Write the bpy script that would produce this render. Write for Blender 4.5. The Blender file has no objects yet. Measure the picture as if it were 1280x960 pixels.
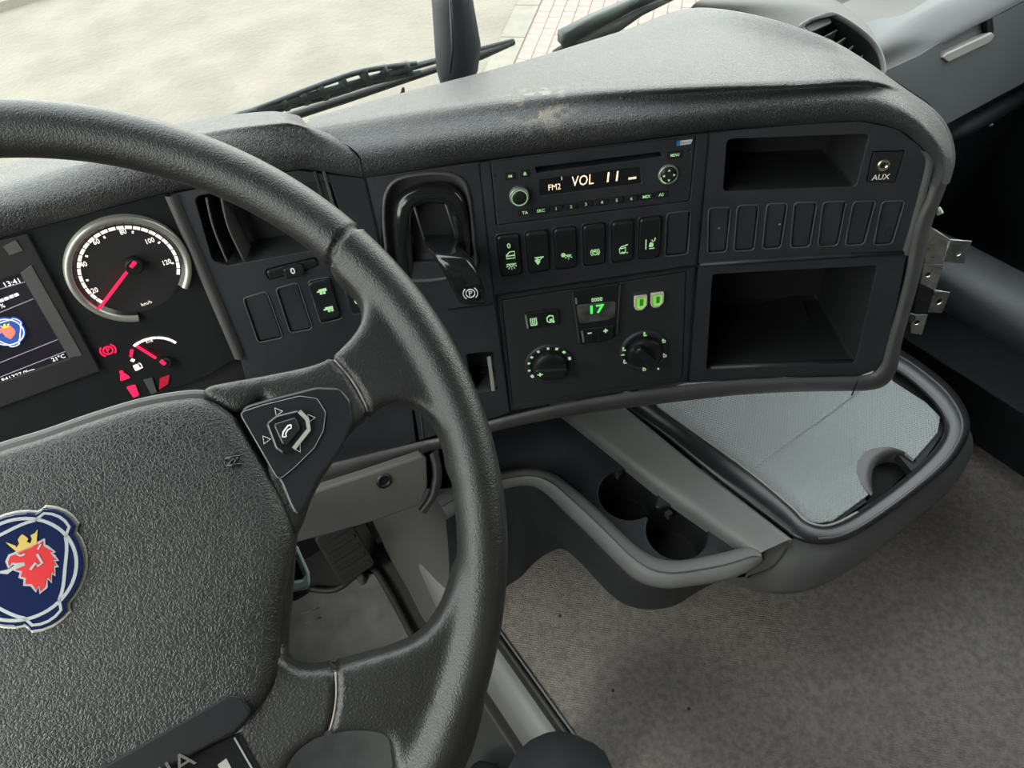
import bpy, bmesh, math, random
from math import sin, cos, radians, pi, atan2, hypot, sqrt
from mathutils import Vector, Matrix
from mathutils.geometry import tessellate_polygon
random.seed(4)
SC = bpy.context.scene
COL = SC.collection

# ------------------------------------------------------------------ camera
FPX = 880.0
PITCH, YAW, ROLL, EYE = radians(50), radians(30), radians(7), 1.25
cf = Vector((sin(YAW)*cos(PITCH), cos(YAW)*cos(PITCH), -sin(PITCH)))
cr = Vector((cos(YAW), -sin(YAW), 0))
cu = Vector((sin(YAW)*sin(PITCH), cos(YAW)*sin(PITCH), cos(PITCH)))
r1 = cr*cos(ROLL) - cu*sin(ROLL)
u1 = cr*sin(ROLL) + cu*cos(ROLL)
CAM = Vector((0, 0, EYE))
cd = bpy.data.cameras.new('camera'); cam = bpy.data.objects.new('camera', cd); COL.objects.link(cam)
cd.sensor_width = 36; cd.lens = FPX/1280*36; cd.clip_start = .02; cd.clip_end = 200
m = Matrix((r1, u1, -cf)).transposed().to_4x4(); m.translation = CAM; cam.matrix_world = m
SC.camera = cam

# ------------------------------------------------------------------ sky, sun, exposure
wd = bpy.data.worlds.new('sky'); SC.world = wd; wd.use_nodes = True
nt = wd.node_tree; bg = nt.nodes['Background']
tcw = nt.nodes.new('ShaderNodeTexCoord'); sep = nt.nodes.new('ShaderNodeSeparateXYZ')
rmp = nt.nodes.new('ShaderNodeValToRGB')
nt.links.new(tcw.outputs['Generated'], sep.inputs[0]); nt.links.new(sep.outputs['Z'], rmp.inputs[0])
rmp.color_ramp.elements[0].position = 0.0; rmp.color_ramp.elements[0].color = (1.0, .97, .90, 1)
rmp.color_ramp.elements[1].position = 0.8; rmp.color_ramp.elements[1].color = (.92, .95, 1.0, 1)
nt.links.new(rmp.outputs[0], bg.inputs[0]); bg.inputs[1].default_value = 5.0
sl = bpy.data.lights.new('sun', 'SUN'); sl.energy = 2.0; sl.angle = radians(12); sl.color = (1, .95, .86)
so = bpy.data.objects.new('sun', sl); COL.objects.link(so)
so.rotation_euler = (radians(38), 0, radians(-70))
SC.view_settings.view_transform = 'Standard'; SC.view_settings.look = 'None'
SC.view_settings.gamma = 1; SC.view_settings.use_curve_mapping = False
SC.view_settings.exposure = 0.26

# ------------------------------------------------------------------ pixel rays to points on real planes
def ray(x, y): return cf + r1*((x-640)/FPX) + u1*((480-y)/FPX)
def atz(x, y, z):
    d = ray(x, y); return CAM + d*((z-EYE)/d.z)
class Fr:
    def __init__(s, o, X, Y):
        s.o = Vector(o); s.X = Vector(X).normalized(); s.Y = Vector(Y).normalized(); s.Z = s.X.cross(s.Y).normalized()
    def w(s, x, y, z=0): return s.o + s.X*x + s.Y*y + s.Z*z
    def hit(s, px, py, z=0):
        d = ray(px, py); o = s.o + s.Z*z
        return CAM + d*((o-CAM).dot(s.Z)/d.dot(s.Z))
    def l(s, px, py, z=0):
        p = s.hit(px, py, z) - s.o; return (p.dot(s.X), p.dot(s.Y))
    def ls(s, pts, z=0): return [s.l(a, b, z) for a, b in pts]
    def sub(s, x0, deg):
        d = radians(deg); return Fr(s.w(x0, 0), s.X*cos(d)+s.Z*sin(d), s.Y)
    def at(s, x, y, z=0, ang=0):
        a = radians(ang); return Fr(s.w(x, y, z), s.X*cos(a)+s.Y*sin(a), s.Y*cos(a)-s.X*sin(a))
    def mat(s):
        m = Matrix((s.X, s.Y, s.Z)).transposed().to_4x4(); m.translation = s.o; return m
ID = Fr((0, 0, 0), (1, 0, 0), (0, 1, 0))
def hor(z): return Fr((0, 0, z), (1, 0, 0), (0, 1, 0))
O0 = CAM + (cf + r1*(101/FPX) + u1*(295/FPX))*.633
ln = radians(11); back = Vector((-sin(YAW), -cos(YAW), 0))
P0 = Fr(O0, cr, Vector((0, 0, 1))*cos(ln) - back*sin(ln))
PL = P0.sub(P0.l(465, 265)[0], -12)
PC = PL.sub(PL.l(256, 340)[0], -14)
PR = P0.sub(.1045, 7)
t_ = radians(36.46); y_ = radians(-1.4)
W = Fr((-.122, .275, .949), (cos(y_), sin(y_), 0), (-sin(y_)*cos(t_), cos(y_)*cos(t_), sin(t_)))
def seg(px, py):
    if px > 886 - (py-166)*.0836: return PR
    if px > 453 + (py-215)*.235: return P0
    if px > 213 + (py-243)*.43: return PL
    return PC
def pan(px, py, z=0): return seg(px, py).hit(px, py, z)

# ------------------------------------------------------------------ materials
def mat(name, col, rough=.5, bump=0, scale=900, kind='noise', spec=.5, metal=0, emit=0, coat=0, var=0, varscale=8, col2=None, dist=.001):
    m = bpy.data.materials.new(name); m.use_nodes = True; n = m.node_tree; b = n.nodes['Principled BSDF']; L = n.links
    b.inputs['Base Color'].default_value = (*col, 1); b.inputs['Roughness'].default_value = rough
    b.inputs['Metallic'].default_value = metal; b.inputs['Specular IOR Level'].default_value = spec
    b.inputs['Coat Weight'].default_value = coat; b.inputs['Coat Roughness'].default_value = .1
    if emit:
        b.inputs['Emission Color'].default_value = (*col, 1); b.inputs['Emission Strength'].default_value = emit
    tc = n.nodes.new('ShaderNodeTexCoord')
    if var or col2:
        no = n.nodes.new('ShaderNodeTexNoise'); no.inputs['Scale'].default_value = varscale; no.inputs['Detail'].default_value = 6
        L.new(tc.outputs['Object'], no.inputs['Vector'])
        mx = n.nodes.new('ShaderNodeMix'); mx.data_type = 'RGBA'
        rp = n.nodes.new('ShaderNodeMapRange'); rp.inputs['From Min'].default_value = .35; rp.inputs['From Max'].default_value = .65
        L.new(no.outputs['Fac'], rp.inputs['Value']); L.new(rp.outputs[0], mx.inputs[0])
        c2 = col2 or tuple(min(1, c*(1+var)) for c in col); c1 = col if col2 else tuple(c*(1-var) for c in col)
        mx.inputs[6].default_value = (*c1, 1); mx.inputs[7].default_value = (*c2, 1)
        L.new(mx.outputs[2], b.inputs['Base Color'])
        rr = n.nodes.new('ShaderNodeMapRange'); rr.inputs['To Min'].default_value = rough*.85; rr.inputs['To Max'].default_value = min(1, rough*1.15)
        L.new(no.outputs['Fac'], rr.inputs['Value']); L.new(rr.outputs[0], b.inputs['Roughness'])
    if bump:
        bp = n.nodes.new('ShaderNodeBump'); bp.inputs['Strength'].default_value = bump; bp.inputs['Distance'].default_value = dist
        if kind == 'leather':
            v = n.nodes.new('ShaderNodeTexVoronoi'); v.feature = 'DISTANCE_TO_EDGE'; v.inputs['Scale'].default_value = scale
            nz = n.nodes.new('ShaderNodeTexNoise'); nz.inputs['Scale'].default_value = scale*.6; nz.inputs['Detail'].default_value = 2
            ad = n.nodes.new('ShaderNodeMix'); ad.data_type = 'RGBA'; ad.inputs[0].default_value = .004
            L.new(tc.outputs['Object'], nz.inputs['Vector']); L.new(tc.outputs['Object'], ad.inputs[6]); L.new(nz.outputs['Color'], ad.inputs[7])
            L.new(ad.outputs[2], v.inputs['Vector'])
            mr = n.nodes.new('ShaderNodeMapRange'); mr.inputs['From Max'].default_value = .22
            L.new(v.outputs['Distance'], mr.inputs['Value']); L.new(mr.outputs[0], bp.inputs['Height'])
        elif kind == 'hex':
            v = n.nodes.new('ShaderNodeTexVoronoi'); v.inputs['Scale'].default_value = scale; v.inputs['Randomness'].default_value = 0.12
            mp = n.nodes.new('ShaderNodeMapping'); mp.inputs['Scale'].default_value = (1, 1.9, .0); mp.inputs['Rotation'].default_value = (0, 0, radians(35))
            L.new(tc.outputs['Object'], mp.inputs[0]); L.new(mp.outputs[0], v.inputs['Vector']); L.new(v.outputs['Distance'], bp.inputs['Height'])
        elif kind == 'carpet':
            nz = n.nodes.new('ShaderNodeTexNoise'); nz.inputs['Scale'].default_value = scale; nz.inputs['Detail'].default_value = 4
            wv = n.nodes.new('ShaderNodeTexWave'); wv.inputs['Scale'].default_value = 130; wv.inputs['Distortion'].default_value = 3; wv.bands_direction = 'DIAGONAL'
            L.new(tc.outputs['Object'], nz.inputs['Vector']); L.new(tc.outputs['Object'], wv.inputs['Vector'])
            ma = n.nodes.new('ShaderNodeMath'); ma.operation = 'ADD'; L.new(nz.outputs['Fac'], ma.inputs[0])
            mm = n.nodes.new('ShaderNodeMath'); mm.operation = 'MULTIPLY'; mm.inputs[1].default_value = .12; L.new(wv.outputs['Fac'], mm.inputs[0]); L.new(mm.outputs[0], ma.inputs[1])
            L.new(ma.outputs[0], bp.inputs['Height'])
        else:
            nz = n.nodes.new('ShaderNodeTexNoise'); nz.inputs['Scale'].default_value = scale; nz.inputs['Detail'].default_value = 3
            L.new(tc.outputs['Object'], nz.inputs['Vector']); L.new(nz.outputs['Fac'], bp.inputs['Height'])
        L.new(bp.outputs[0], b.inputs['Normal'])
    return m
M = {}
M['pad'] = mat('padded_vinyl', (.043, .044, .047), .39, spec=.6, bump=.8, scale=480, kind='leather', dist=.0007, var=.15, varscale=14)
M['leather'] = mat('grained_airbag_vinyl', (.020, .020, .020), .40, .42, 520, 'leather', dist=.0005, spec=.5, var=.15, varscale=12)
M['rim'] = mat('worn_rim_leather', (.019, .019, .0185), .35, .5, 1000, 'noise', dist=.0009, spec=.55, var=.2, varscale=20)
M['fascia'] = mat('dark_fascia_plastic', (.028, .030, .036), .48, .25, 1500, 'noise', dist=.0003, var=.12, varscale=25)
M['fascia2'] = mat('climate_panel_plastic', (.031, .031, .034), .5, .2, 1500, 'noise', dist=.0003)
M['trim'] = mat('grey_trim_plastic', (.085, .083, .083), .42, .2, 1300, 'noise', dist=.0003, var=.08, varscale=18)
M['knee'] = mat('grey_knee_plastic', (.13, .125, .118), .6, .3, 900, 'noise', dist=.0004, var=.06)
M['strip'] = mat('light_grey_plastic', (.17, .168, .165), .48, .25, 1100, 'noise', dist=.0003, var=.06)
M['black'] = mat('black_plastic', (.010, .010, .011), .4, .1, 900)
M['matte'] = mat('matte_black_plastic', (.012, .012, .013), .7)
M['gloss'] = mat('gloss_black_plastic', (.012, .012, .013), .16, coat=.4)
M['satin'] = mat('satin_black_plastic', (.018, .018, .020), .27)
M['edge'] = mat('bright_edge_plastic', (.33, .32, .30), .4)
M['chrome'] = mat('brushed_bezel', (.42, .42, .37), .35, metal=.6)
M['metal'] = mat('zinc_plated_steel', (.55, .54, .52), .28, metal=1, var=.25, varscale=60)
M['brass'] = mat('nickel_ring', (.75, .68, .50), .25, metal=1)
M['silver'] = mat('silver_print', (.42, .44, .46), .3, metal=.4)
M['white'] = mat('white_print', (.85, .84, .80), .5)
M['navy'] = mat('navy_enamel', (.008, .014, .055), .14, coat=.8)
M['red'] = mat('red_enamel', (.50, .006, .012), .35, coat=.2)
M['gold'] = mat('gold_print', (.52, .38, .10), .35, metal=.5)
M['screen'] = mat('dark_screen', (.020, .017, .026), .12, coat=.6)
M['lcd'] = mat('radio_display_glass', (.008, .008, .010), .15, coat=.4)
M['lcdglare'] = mat('climate_display_glare', (.10, .095, .095), .2, coat=.5, var=.5, varscale=60)  # grey mottling is screen glare put into the colour
M['eorange'] = mat('lit_amber_segments', (1, .78, .55), .5, emit=.75)
M['egreen'] = mat('backlit_green_print', (.46, .76, .40), .5, emit=.34)
M['ebright'] = mat('bright_green_digits', (.06, 1, .10), .5, emit=.9)
M['elamp'] = mat('lit_green_switch_lamp', (.22, .75, .07), .4, emit=.45)
M['ered'] = mat('lit_red', (1, .012, .08), .5, emit=.9)
M['ewhite'] = mat('lit_dial_print', (1, .90, .84), .5, emit=.62)
M['escreen'] = mat('lit_screen_print', (.85, .83, .86), .5, emit=.6)
M['egrey'] = mat('lit_screen_line', (.30, .26, .32), .5, emit=.25)
M['eblue'] = mat('lit_screen_blue', (.02, .07, .30), .5, emit=.6)
M['ecoral'] = mat('lit_screen_coral', (1, .18, .13), .5, emit=.7)
M['egold'] = mat('lit_screen_gold', (.95, .55, .05), .5, emit=.7)
M['blue'] = mat('blue_sticker', (.04, .22, .62), .4)
M['ivory'] = mat('ivory_frame', (.75, .70, .58), .45, emit=.0)
M['mat'] = mat('ribbed_tray_rubber', (.36, .385, .39), .30, 1.0, 200, 'hex', dist=.0022, spec=.7)
M['carpet'] = mat('grey_carpet', (.20, .18, .168), .95, 1.0, 420, 'carpet', spec=.1, dist=.0035, var=.2, varscale=130)
M['rubber'] = mat('black_rubber', (.018, .018, .018), .6)
M['footmat'] = mat('grey_rubber_mat', (.10, .098, .096), .75, .4, 350, 'noise', dist=.0008, var=.22, varscale=22)
M['denim'] = mat('dark_denim', (.007, .009, .011), .95, .8, 900, 'noise', dist=.0008, var=.3, varscale=120)
M['wiper'] = mat('wiper_metal_black', (.03, .036, .036), .42)
M['asphalt'] = mat('pale_asphalt', (.135, .120, .098), .95, .8, 22, 'noise', dist=.02, var=.13, varscale=2.4)
M['kerb'] = mat('kerb_concrete', (.145, .134, .112), .9, .3, 30, var=.1, dist=.01)
M['brick'] = mat('red_paving_brick', (.20, .153, .136), .9, .5, 40, var=.2, varscale=6, dist=.004)
M['joint'] = mat('sandy_joint', (.155, .122, .105), .95)
M['liner'] = mat('grey_headliner', (.10, .098, .095), .95, .2, 300)
M['cabgrey'] = mat('grey_cab_panel', (.07, .07, .07), .7, .1, 500)
M['door'] = mat('dark_door_plastic', (.008, .010, .013), .6, .2, 500, var=.2)
M['glove'] = mat('glovebox_plastic', (.105, .112, .118), .46, .2, 900, dist=.0003, var=.07)
M['shelf'] = mat('dash_shelf_vinyl', (.10, .098, .09), .6, .3, 700, var=.1)
n = M['pad'].node_tree; b = n.nodes['Principled BSDF']; geo = n.nodes.new('ShaderNodeNewGeometry')
vd = n.nodes.new('ShaderNodeVectorMath'); vd.operation = 'DISTANCE'; vd.inputs[1].default_value = atz(676, 137, .925)
n.links.new(geo.outputs['Position'], vd.inputs[0])
nz = n.nodes.new('ShaderNodeTexNoise'); nz.inputs['Scale'].default_value = 75; nz.inputs['Detail'].default_value = 5; n.links.new(geo.outputs['Position'], nz.inputs['Vector'])
mr = n.nodes.new('ShaderNodeMapRange'); mr.inputs['From Min'].default_value = .042; mr.inputs['From Max'].default_value = .005; n.links.new(vd.outputs['Value'], mr.inputs['Value'])
mr2 = n.nodes.new('ShaderNodeMapRange'); mr2.inputs['From Min'].default_value = .53; mr2.inputs['From Max'].default_value = .60; n.links.new(nz.outputs['Fac'], mr2.inputs['Value'])
mu = n.nodes.new('ShaderNodeMath'); mu.operation = 'MULTIPLY'; n.links.new(mr.outputs[0], mu.inputs[0]); n.links.new(mr2.outputs[0], mu.inputs[1])
mxx = n.nodes.new('ShaderNodeMix'); mxx.data_type = 'RGBA'; mxx.inputs[7].default_value = (.24, .20, .15, 1)
old = b.inputs['Base Color'].links[0].from_socket; n.links.new(old, mxx.inputs[6]); n.links.new(mu.outputs[0], mxx.inputs[0]); n.links.new(mxx.outputs[2], b.inputs['Base Color'])
g = bpy.data.materials.new('windscreen_glass'); g.use_nodes = True
n = g.node_tree; n.nodes.remove(n.nodes['Principled BSDF'])
tr = n.nodes.new('ShaderNodeBsdfTransparent'); gl = n.nodes.new('ShaderNodeBsdfGlossy'); fz = n.nodes.new('ShaderNodeLayerWeight'); mx = n.nodes.new('ShaderNodeMixShader')
tr.inputs[0].default_value = (.93, .96, .94, 1); gl.inputs['Roughness'].default_value = .02; pw = n.nodes.new('ShaderNodeMath'); pw.operation = 'POWER'; pw.inputs[1].default_value = 5; m2 = n.nodes.new('ShaderNodeMath'); m2.operation = 'MULTIPLY_ADD'; m2.inputs[1].default_value = .55; m2.inputs[2].default_value = .02
n.links.new(fz.outputs['Facing'], pw.inputs[0]); n.links.new(pw.outputs[0], m2.inputs[0]); n.links.new(m2.outputs[0], mx.inputs[0]); n.links.new(tr.outputs[0], mx.inputs[1]); n.links.new(gl.outputs[0], mx.inputs[2])
n.links.new(mx.outputs[0], n.nodes['Material Output'].inputs[0]); M['glass'] = g

# ------------------------------------------------------------------ mesh builder (world coordinates)
def crm(p0, p1, p2, p3, t):
    return (p1*2 + (p2-p0)*t + (p0*2-p1*5+p2*4-p3)*t*t + (p1*3-p0-p2*3+p3)*t*t*t)*.5
def smooth_line(pts, n=6, closed=False):
    pts = [Vector(p) for p in pts]; N = len(pts); out = []
    for i in range(N if closed else N-1):
        if closed: a, b, c, d = pts[i-1], pts[i], pts[(i+1) % N], pts[(i+2) % N]
        else: a, b, c, d = pts[max(i-1, 0)], pts[i], pts[i+1], pts[min(i+2, N-1)]
        for k in range(n): out.append(crm(a, b, c, d, k/n))
    if not closed: out.append(pts[-1])
    return out
def fillet(pts, r, n=4):
    out = []; N = len(pts)
    for i in range(N):
        p = Vector(pts[i][:2]); a = Vector(pts[i-1][:2])-p; b = Vector(pts[(i+1) % N][:2])-p
        if a.length < 1e-7 or b.length < 1e-7: continue
        rr = pts[i][2] if len(pts[i]) > 2 else r
        ang = a.angle(b); t = min(rr/max(math.tan(ang/2), .05), a.length*.48, b.length*.48)
        A = p + a.normalized()*t; B = p + b.normalized()*t
        for k in range(n+1):
            s = k/n; out.append(tuple(A*(1-s)**2 + p*2*s*(1-s) + B*s*s))
    return out
def rrect(cx, cy, w, h, r, n=4):
    return fillet([(cx-w/2, cy-h/2), (cx+w/2, cy-h/2), (cx+w/2, cy+h/2), (cx-w/2, cy+h/2)], r, n)
def circ(cx, cy, r, n=32, a0=0): return [(cx+r*cos(a0+2*pi*i/n), cy+r*sin(a0+2*pi*i/n)) for i in range(n)]
def area2(p): return sum(p[i-1][0]*p[i][1]-p[i][0]*p[i-1][1] for i in range(len(p)))/2
def offset(p, d):      # d>0 grows (ccw)
    N = len(p); out = []; s = 1 if area2(p) > 0 else -1
    for i in range(N):
        a = Vector(p[i])-Vector(p[i-1]); b = Vector(p[(i+1) % N])-Vector(p[i])
        na = Vector((a.y, -a.x)); nb = Vector((b.y, -b.x))
        if na.length: na.normalize()
        if nb.length: nb.normalize()
        nn = na+nb
        if nn.length < 1e-6: nn = na
        nn.normalize(); out.append((p[i][0]+nn.x*d*s, p[i][1]+nn.y*d*s))
    return out
class MB:
    def __init__(s): s.v = []; s.f = []; s.sm = []
    def add(s, vs, fs, smooth=False):
        k = len(s.v); s.v += [Vector(v) for v in vs]; s.f += [tuple(i+k for i in f) for f in fs]; s.sm += [smooth]*len(fs); return s
    def plate(s, fr, out, z0, z1, holes=(), bev=.0008, smooth=False):
        out = [tuple(p[:2]) for p in out]
        if area2(out) < 0: out = out[::-1]
        hs = []
        for h in holes:
            h = [tuple(p[:2]) for p in h]; hs.append(h if area2(h) < 0 else h[::-1])
        loops = [out]+hs
        vs = []; fs = []; tops = []; bots = []
        for li, lp in enumerate(loops):
            sg = -1 if li == 0 else 1
            levels = [(0, z0), (0, z1-bev), (bev*.35, z1-bev*.3), (bev, z1)] if bev else [(0, z0), (0, z1)]
            N = len(lp); idx = []
            for d, z in levels:
                q = offset(lp, sg*d) if d else lp
                idx.append(range(len(vs), len(vs)+N)); vs += [fr.w(x, y, z) for x, y in q]
            for a in range(len(levels)-1):
                for i in range(N):
                    j = (i+1) % N; fs.append((idx[a][i], idx[a][j], idx[a+1][j], idx[a+1][i]))
            tops.append(list(idx[-1])); bots.append(list(idx[0]))
        flat = [i for l in tops for i in l]; flb = [i for l in bots for i in l]
        tri = tessellate_polygon([[Vector((*p, 0)) for p in lp] for lp in loops])
        for t in tri:
            fs.append(tuple(flat[i] for i in t)); fs.append(tuple(flb[i] for i in reversed(t)))
        return s.add(vs, fs, smooth)
    def loft(s, rows, closeu=False, closev=False, smooth=True, capu=False):
        R = len(rows); N = len(rows[0]); vs = [p for r in rows for p in r]; fs = []
        for i in range(R if closev else R-1):
            for j in range(N if closeu else N-1):
                a = i*N+j; b = i*N+(j+1) % N; c = ((i+1) % R)*N+(j+1) % N; d = ((i+1) % R)*N+j; fs.append((a, b, c, d))
        if capu: fs.append(tuple(range(N))[::-1]); fs.append(tuple((R-1)*N+j for j in range(N)))
        return s.add(vs, fs, smooth)
    def grid(s, rows, nu=6, nv=5, smooth=True):     # Catmull-Rom surface through control rows
        rr = [smooth_line(r, nu) for r in rows]
        cols = [smooth_line([rr[i][j] for i in range(len(rr))], nv) for j in range(len(rr[0]))]
        return s.loft(cols, smooth=smooth)
    def tube(s, pts, r, n=10, closed=False, prof=None, up=None, cap=True):
        pts = [Vector(p) for p in pts]; N = len(pts); rows = []; prev = None
        for i, p in enumerate(pts):
            a = pts[i-1] if (i or closed) else p; b = pts[(i+1) % N] if (i < N-1 or closed) else p
            t = (b-a).normalized()
            if up is not None: u = (up - t*up.dot(t)).normalized()
            else:
                if prev is None: prev = Vector((0, 0, 1)) if abs(t.z) < .9 else Vector((1, 0, 0))
                u = (prev - t*prev.dot(t)).normalized(); prev = u
            w = t.cross(u); rr = r[i] if isinstance(r, (list, tuple)) else r
            if prof: rows.append([p + w*(a_*rr) + u*(b_*rr) for a_, b_ in prof])
            else: rows.append([p + (w*cos(2*pi*k/n) + u*sin(2*pi*k/n))*rr for k in range(n)])
        return s.loft(rows, closeu=True, closev=closed, capu=cap and not closed)
    def lathe(s, fr, prof, n=40, cx=0, cy=0, a0=0, a1=360, cap=True, smooth=True):
        full = a1-a0 >= 360; K = n if full else n+1
        rows = []
        for r, z in prof:
            rows.append([fr.w(cx+r*cos(radians(a0+(a1-a0)*k/n)), cy+r*sin(radians(a0+(a1-a0)*k/n)), z) for k in range(K)])
        s.loft(rows, closeu=full, smooth=smooth)
        if cap and full:
            k = len(s.v); s.v += rows[-1]; s.f.append(tuple(range(k, k+K))); s.sm.append(False)
        return s
    def box(s, fr, x0, x1, y0, y1, z0, z1, bev=.0008):
        return s.plate(fr, [(x0, y0), (x1, y0), (x1, y1), (x0, y1)], z0, z1, bev=bev)
    def dome(s, fr, out, levels, cx=None, cy=None, smooth=True):   # levels: (scale, z)
        if cx is None: cx = sum(p[0] for p in out)/len(out); cy = sum(p[1] for p in out)/len(out)
        if area2(out) < 0: out = out[::-1]
        rows = [[fr.w(cx+(x-cx)*k, cy+(y-cy)*k, z) for x, y in out] for k, z in levels]
        s.loft(rows, closeu=True, smooth=smooth)
        k = len(s.v); s.v += rows[-1]; s.f.append(tuple(range(k, k+len(out)))); s.sm.append(smooth); return s
    def ribbon(s, fr, pts, w, z0, z1, closed=False):    # flat stroke with width on a frame
        pts = [Vector(p[:2]) for p in pts]; N = len(pts); L = []; R = []
        for i, p in enumerate(pts):
            a = pts[i-1] if (i or closed) else p; b = pts[(i+1) % N] if (i < N-1 or closed) else p
            t = b-a
            if t.length < 1e-9: t = Vector((1, 0))
            t.normalize(); n_ = Vector((-t.y, t.x))*w/2; L.append(p+n_); R.append(p-n_)
        vs = [fr.w(*p, z1) for p in L]+[fr.w(*p, z1) for p in R]+[fr.w(*p, z0) for p in L]+[fr.w(*p, z0) for p in R]; fs = []
        for i in range(N if closed else N-1):
            j = (i+1) % N
            fs += [(i, N+i, N+j, j), (2*N+i, i, j, 2*N+j), (N+i, 3*N+i, 3*N+j, N+j)]
        if not closed: fs += [(0, 2*N, 3*N, N), (N-1, 2*N-1, 4*N-1, 3*N-1)]
        return s.add(vs, fs)
    def text(s, fr, txt, x, y, h, z0=0, z1=.0003, align='CENTER', sx=1, bold=0, shear=0):
        c = bpy.data.curves.new('t', 'FONT'); c.body = txt; c.size = 1; c.align_x = align; c.align_y = 'CENTER'; c.offset = bold; c.shear = shear
        c.resolution_u = 2; o = bpy.data.objects.new('t', c); COL.objects.link(o)
        dg = bpy.context.evaluated_depsgraph_get(); me = bpy.data.meshes.new_from_object(o.evaluated_get(dg))
        k = h/.7
        top = [fr.w(x+v.co.x*k*sx, y+v.co.y*k, z1) for v in me.vertices]
        s.add(top, [tuple(p.vertices) for p in me.polygons])
        bpy.data.objects.remove(o); bpy.data.curves.remove(c); bpy.data.meshes.remove(me); return s
    def build(s, name, m, parent=None, label=None, kind=None, fixn=True):
        me = bpy.data.meshes.new(name)
        inv = parent.matrix_world.inverted() if parent else Matrix.Identity(4)
        me.from_pydata([inv @ v for v in s.v], [], s.f); me.materials.append(M[m] if isinstance(m, str) else m)
        me.polygons.foreach_set('use_smooth', s.sm)
        if fixn:
            bm = bmesh.new(); bm.from_mesh(me); bmesh.ops.recalc_face_normals(bm, faces=bm.faces); bm.to_mesh(me); bm.free()
        o = bpy.data.objects.new(name, me); COL.objects.link(o)
        if parent: o.parent = parent
        if label: o['label'] = label
        if kind: o['kind'] = kind
        return o
def tag(o, label, cat, group=None):
    o['label'] = label; o['category'] = cat
    if group: o['group'] = group
    return o
def thing(name, label, cat, fr=None, group=None):
    o = bpy.data.objects.new(name, None); COL.objects.link(o); o.empty_display_size = .02
    if fr: o.matrix_world = fr.mat()
    # keep basis in sync without a depsgraph update
    if fr: o.matrix_basis = fr.mat()
    return tag(o, label, cat, group)
def sub(name, mb, m, part, root, **k):      # sub-part: geometry in the thing's space, parented to a part with identity basis
    me_o = mb.build(name, m, root, **k); me_o.parent = part; return me_o
def struct(name, mb, m): return mb.build(name, m, None, kind='structure')

# ================================================================== CAB SHELL
def wall_with_hole(name, fr, out, holes, th, m):
    return struct(name, MB().plate(fr, out, -th, 0, holes, bev=0), m)
LX, RX = -.66, 1.30
floor = struct('floor', MB().box(ID, LX, .10, -1.0, .88, -.06, 0, bev=0), 'rubber')
struct('wall_left', MB().plate(Fr((LX, 0, 0), (0, 1, 0), (0, 0, 1)), [(-1, 0), (.88, 0), (.86, .7), (.56, 2), (-1, 2)], -.04, 0, [fillet([(-.30, .82), (.78, .82), (.55, 1.85), (-.30, 1.85)], .05)], bev=0), 'cabgrey')
struct('wall_right', MB().plate(Fr((RX, 0, 0), (0, 1, 0), (0, 0, 1)), [(-1, 0), (.88, 0), (.86, .7), (.56, 2), (-1, 2)], -.04, .0, [fillet([(-.30, .90), (.77, .90), (.55, 1.85), (-.30, 1.85)], .05)], bev=0), 'door')
struct('wall_back', MB().plate(Fr((0, -1.0, 0), (1, 0, 0), (0, 0, 1)), [(LX, 0), (RX, 0), (RX, 2), (LX, 2)], -.0, .04, bev=0), 'liner')
struct('ceiling', MB().plate(hor(2.0), [(LX, -1), (RX, -1), (RX, .56), (LX, .56)], 0, .04, bev=0), 'liner')
struct('wall_front', MB().plate(Fr((0, .88, 0), (1, 0, 0), (0, 0, 1)), [(LX, -.1), (RX, -.1), (RX, .70), (LX, .70)], -.02, .02, bev=0), 'door')
GS = Fr((0, .865, .70), (1, 0, 0), (0, -.235, 1))     # windscreen plane
gp = MB().box(GS, LX, RX, 0, 1.33, 0, .005, bev=0).build('window_1', 'glass', None, kind='structure')
lf = Fr((LX-.02, 0, 0), (0, 1, 0), (0, 0, 1))
MB().plate(lf, [(-.31, .81), (.79, .81), (.56, 1.86), (-.31, 1.86)], -.002, .002, bev=0).build('window_2', 'glass', None, kind='structure')
rf = Fr((RX+.02, 0, 0), (0, 1, 0), (0, 0, 1))
MB().plate(rf, [(-.31, .89), (.78, .89), (.56, 1.86), (-.31, 1.86)], -.002, .002, bev=0).build('window_3', 'glass', None, kind='structure')

# ================================================================== OUTSIDE GROUND
GZ = -1.35
road = struct('road', MB().box(hor(GZ), -14, 22, -8, 30, -.1, 0, bev=0), 'asphalt')
D1 = (atz(648, 0, GZ)-atz(602, 94, GZ)).normalized(); ND = Vector((D1.y, -D1.x, 0))
KF = Fr(Vector((*atz(602, 94, GZ).xy, GZ)), D1, -ND)   # x along kerb, y to the left
def kx(px, py): return KF.l(px, py)
w1 = -kx(633, 83)[1]; w2 = -kx(687, 0)[1]; kw = (w1+w2)/2*.98
gut = thing('gutter', 'pale concrete gutter and kerb strip between asphalt and red paving', 'kerb', KF)
for i in range(-5, 12):
    MB().box(KF, i*.6+.004, i*.6+.594, -kw, -.012, 0, .02, bev=.004).build('kerb_stone', 'kerb', gut)
pv = thing('brick_pavement', 'pinkish red brick pavement beyond the kerb seen through windscreen', 'pavement', KF)
MB().box(KF, -3, 7, -3.2, -kw-.003, 0, .012, bev=0).build('sand_bed', 'joint', pv)
proto = None; cnt = 0
BF = KF.at(0, -kw-.01)
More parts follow.
